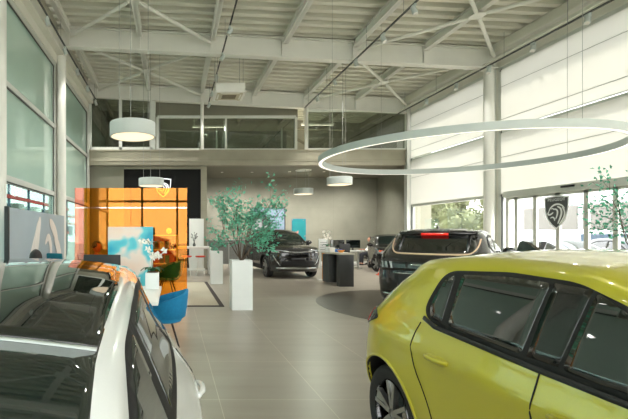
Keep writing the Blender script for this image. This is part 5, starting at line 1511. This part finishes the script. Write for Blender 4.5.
office_chair('visitor_chair', 'black swivel chair under the person behind the amber glass', (-1.75, 9.85, 0), math.radians(-8), BLACK, None, .345, .35)
seated('seated person in a white shirt at the far right, behind the small dark car', (9.55, 21.3, 0), math.radians(180), SHIRTW, (.36, .16, .76))
office_chair('staff_chair', 'black swivel chair under the person in the white shirt', (9.57, 21.3, 0), math.radians(180), BLACK, None, .345, .35)
seated('person with dark hair and dark jacket sitting low in front of the grey panel', (-1.98, 6.35, -.06), math.radians(105), SHIRTD, (.34, .16, .70), True)
office_chair('lobby_chair', 'dark chair under the person in front of the grey panel', (-1.98, 6.35, -.0), math.radians(105), BLACK, None, .285, .35)
tub_chair('waiting_chair', 'empty dark armchair left of the person in front of the grey panel', (-2.0, 5.3, 0), math.radians(20), BLACK, None, 1.12, 1.05)

# ------------------------------------------------------------------ light and camera
w = bpy.data.worlds.new('daylight'); sc.world = w; w.use_nodes = True
nt = w.node_tree; bg = nt.nodes['Background']
tc = nt.nodes.new('ShaderNodeTexCoord'); sp = nt.nodes.new('ShaderNodeSeparateXYZ'); nt.links.new(tc.outputs['Generated'], sp.inputs[0])
rp = nt.nodes.new('ShaderNodeValToRGB'); e = rp.color_ramp.elements
e[0].position = 0; e[0].color = (.96, .96, .95, 1); e[1].position = .9; e[1].color = (.78, .84, .92, 1)
nt.links.new(sp.outputs[2], rp.inputs[0]); nt.links.new(rp.outputs[0], bg.inputs[0]); bg.inputs[1].default_value = SKY
s = bpy.data.lights.new('sun', 'SUN'); s.energy = SUN; s.angle = .02; s.color = (1, .96, .88)
so = bpy.data.objects.new('sun', s); COL.objects.link(so)
so.rotation_euler = Vector((-.62, .25, -1.0)).to_track_quat('-Z', 'Y').to_euler()
cam = bpy.data.cameras.new('camera'); co = bpy.data.objects.new('camera', cam); COL.objects.link(co); sc.camera = co
co.location = (0, 0, 1.55); co.rotation_euler = (PI / 2, 0, 0)
cam.sensor_width = 36; cam.sensor_fit = 'HORIZONTAL'; cam.lens = 440 / 628 * 36
cam.shift_x = (314 - 173) / 628; cam.shift_y = (233 - 209.5) / 628; cam.clip_start = .02; cam.clip_end = 300
vs = sc.view_settings
vs.view_transform = 'Standard'; vs.look = 'None'; vs.gamma = 1; vs.use_curve_mapping = False; vs.exposure = EXPO
cy = sc.cycles
cy.max_bounces = 10; cy.diffuse_bounces = 5; cy.glossy_bounces = 5; cy.transparent_max_bounces = 16; cy.caustics_reflective = False; cy.caustics_refractive = False
cy.sample_clamp_indirect = 6; cy.use_denoising = True
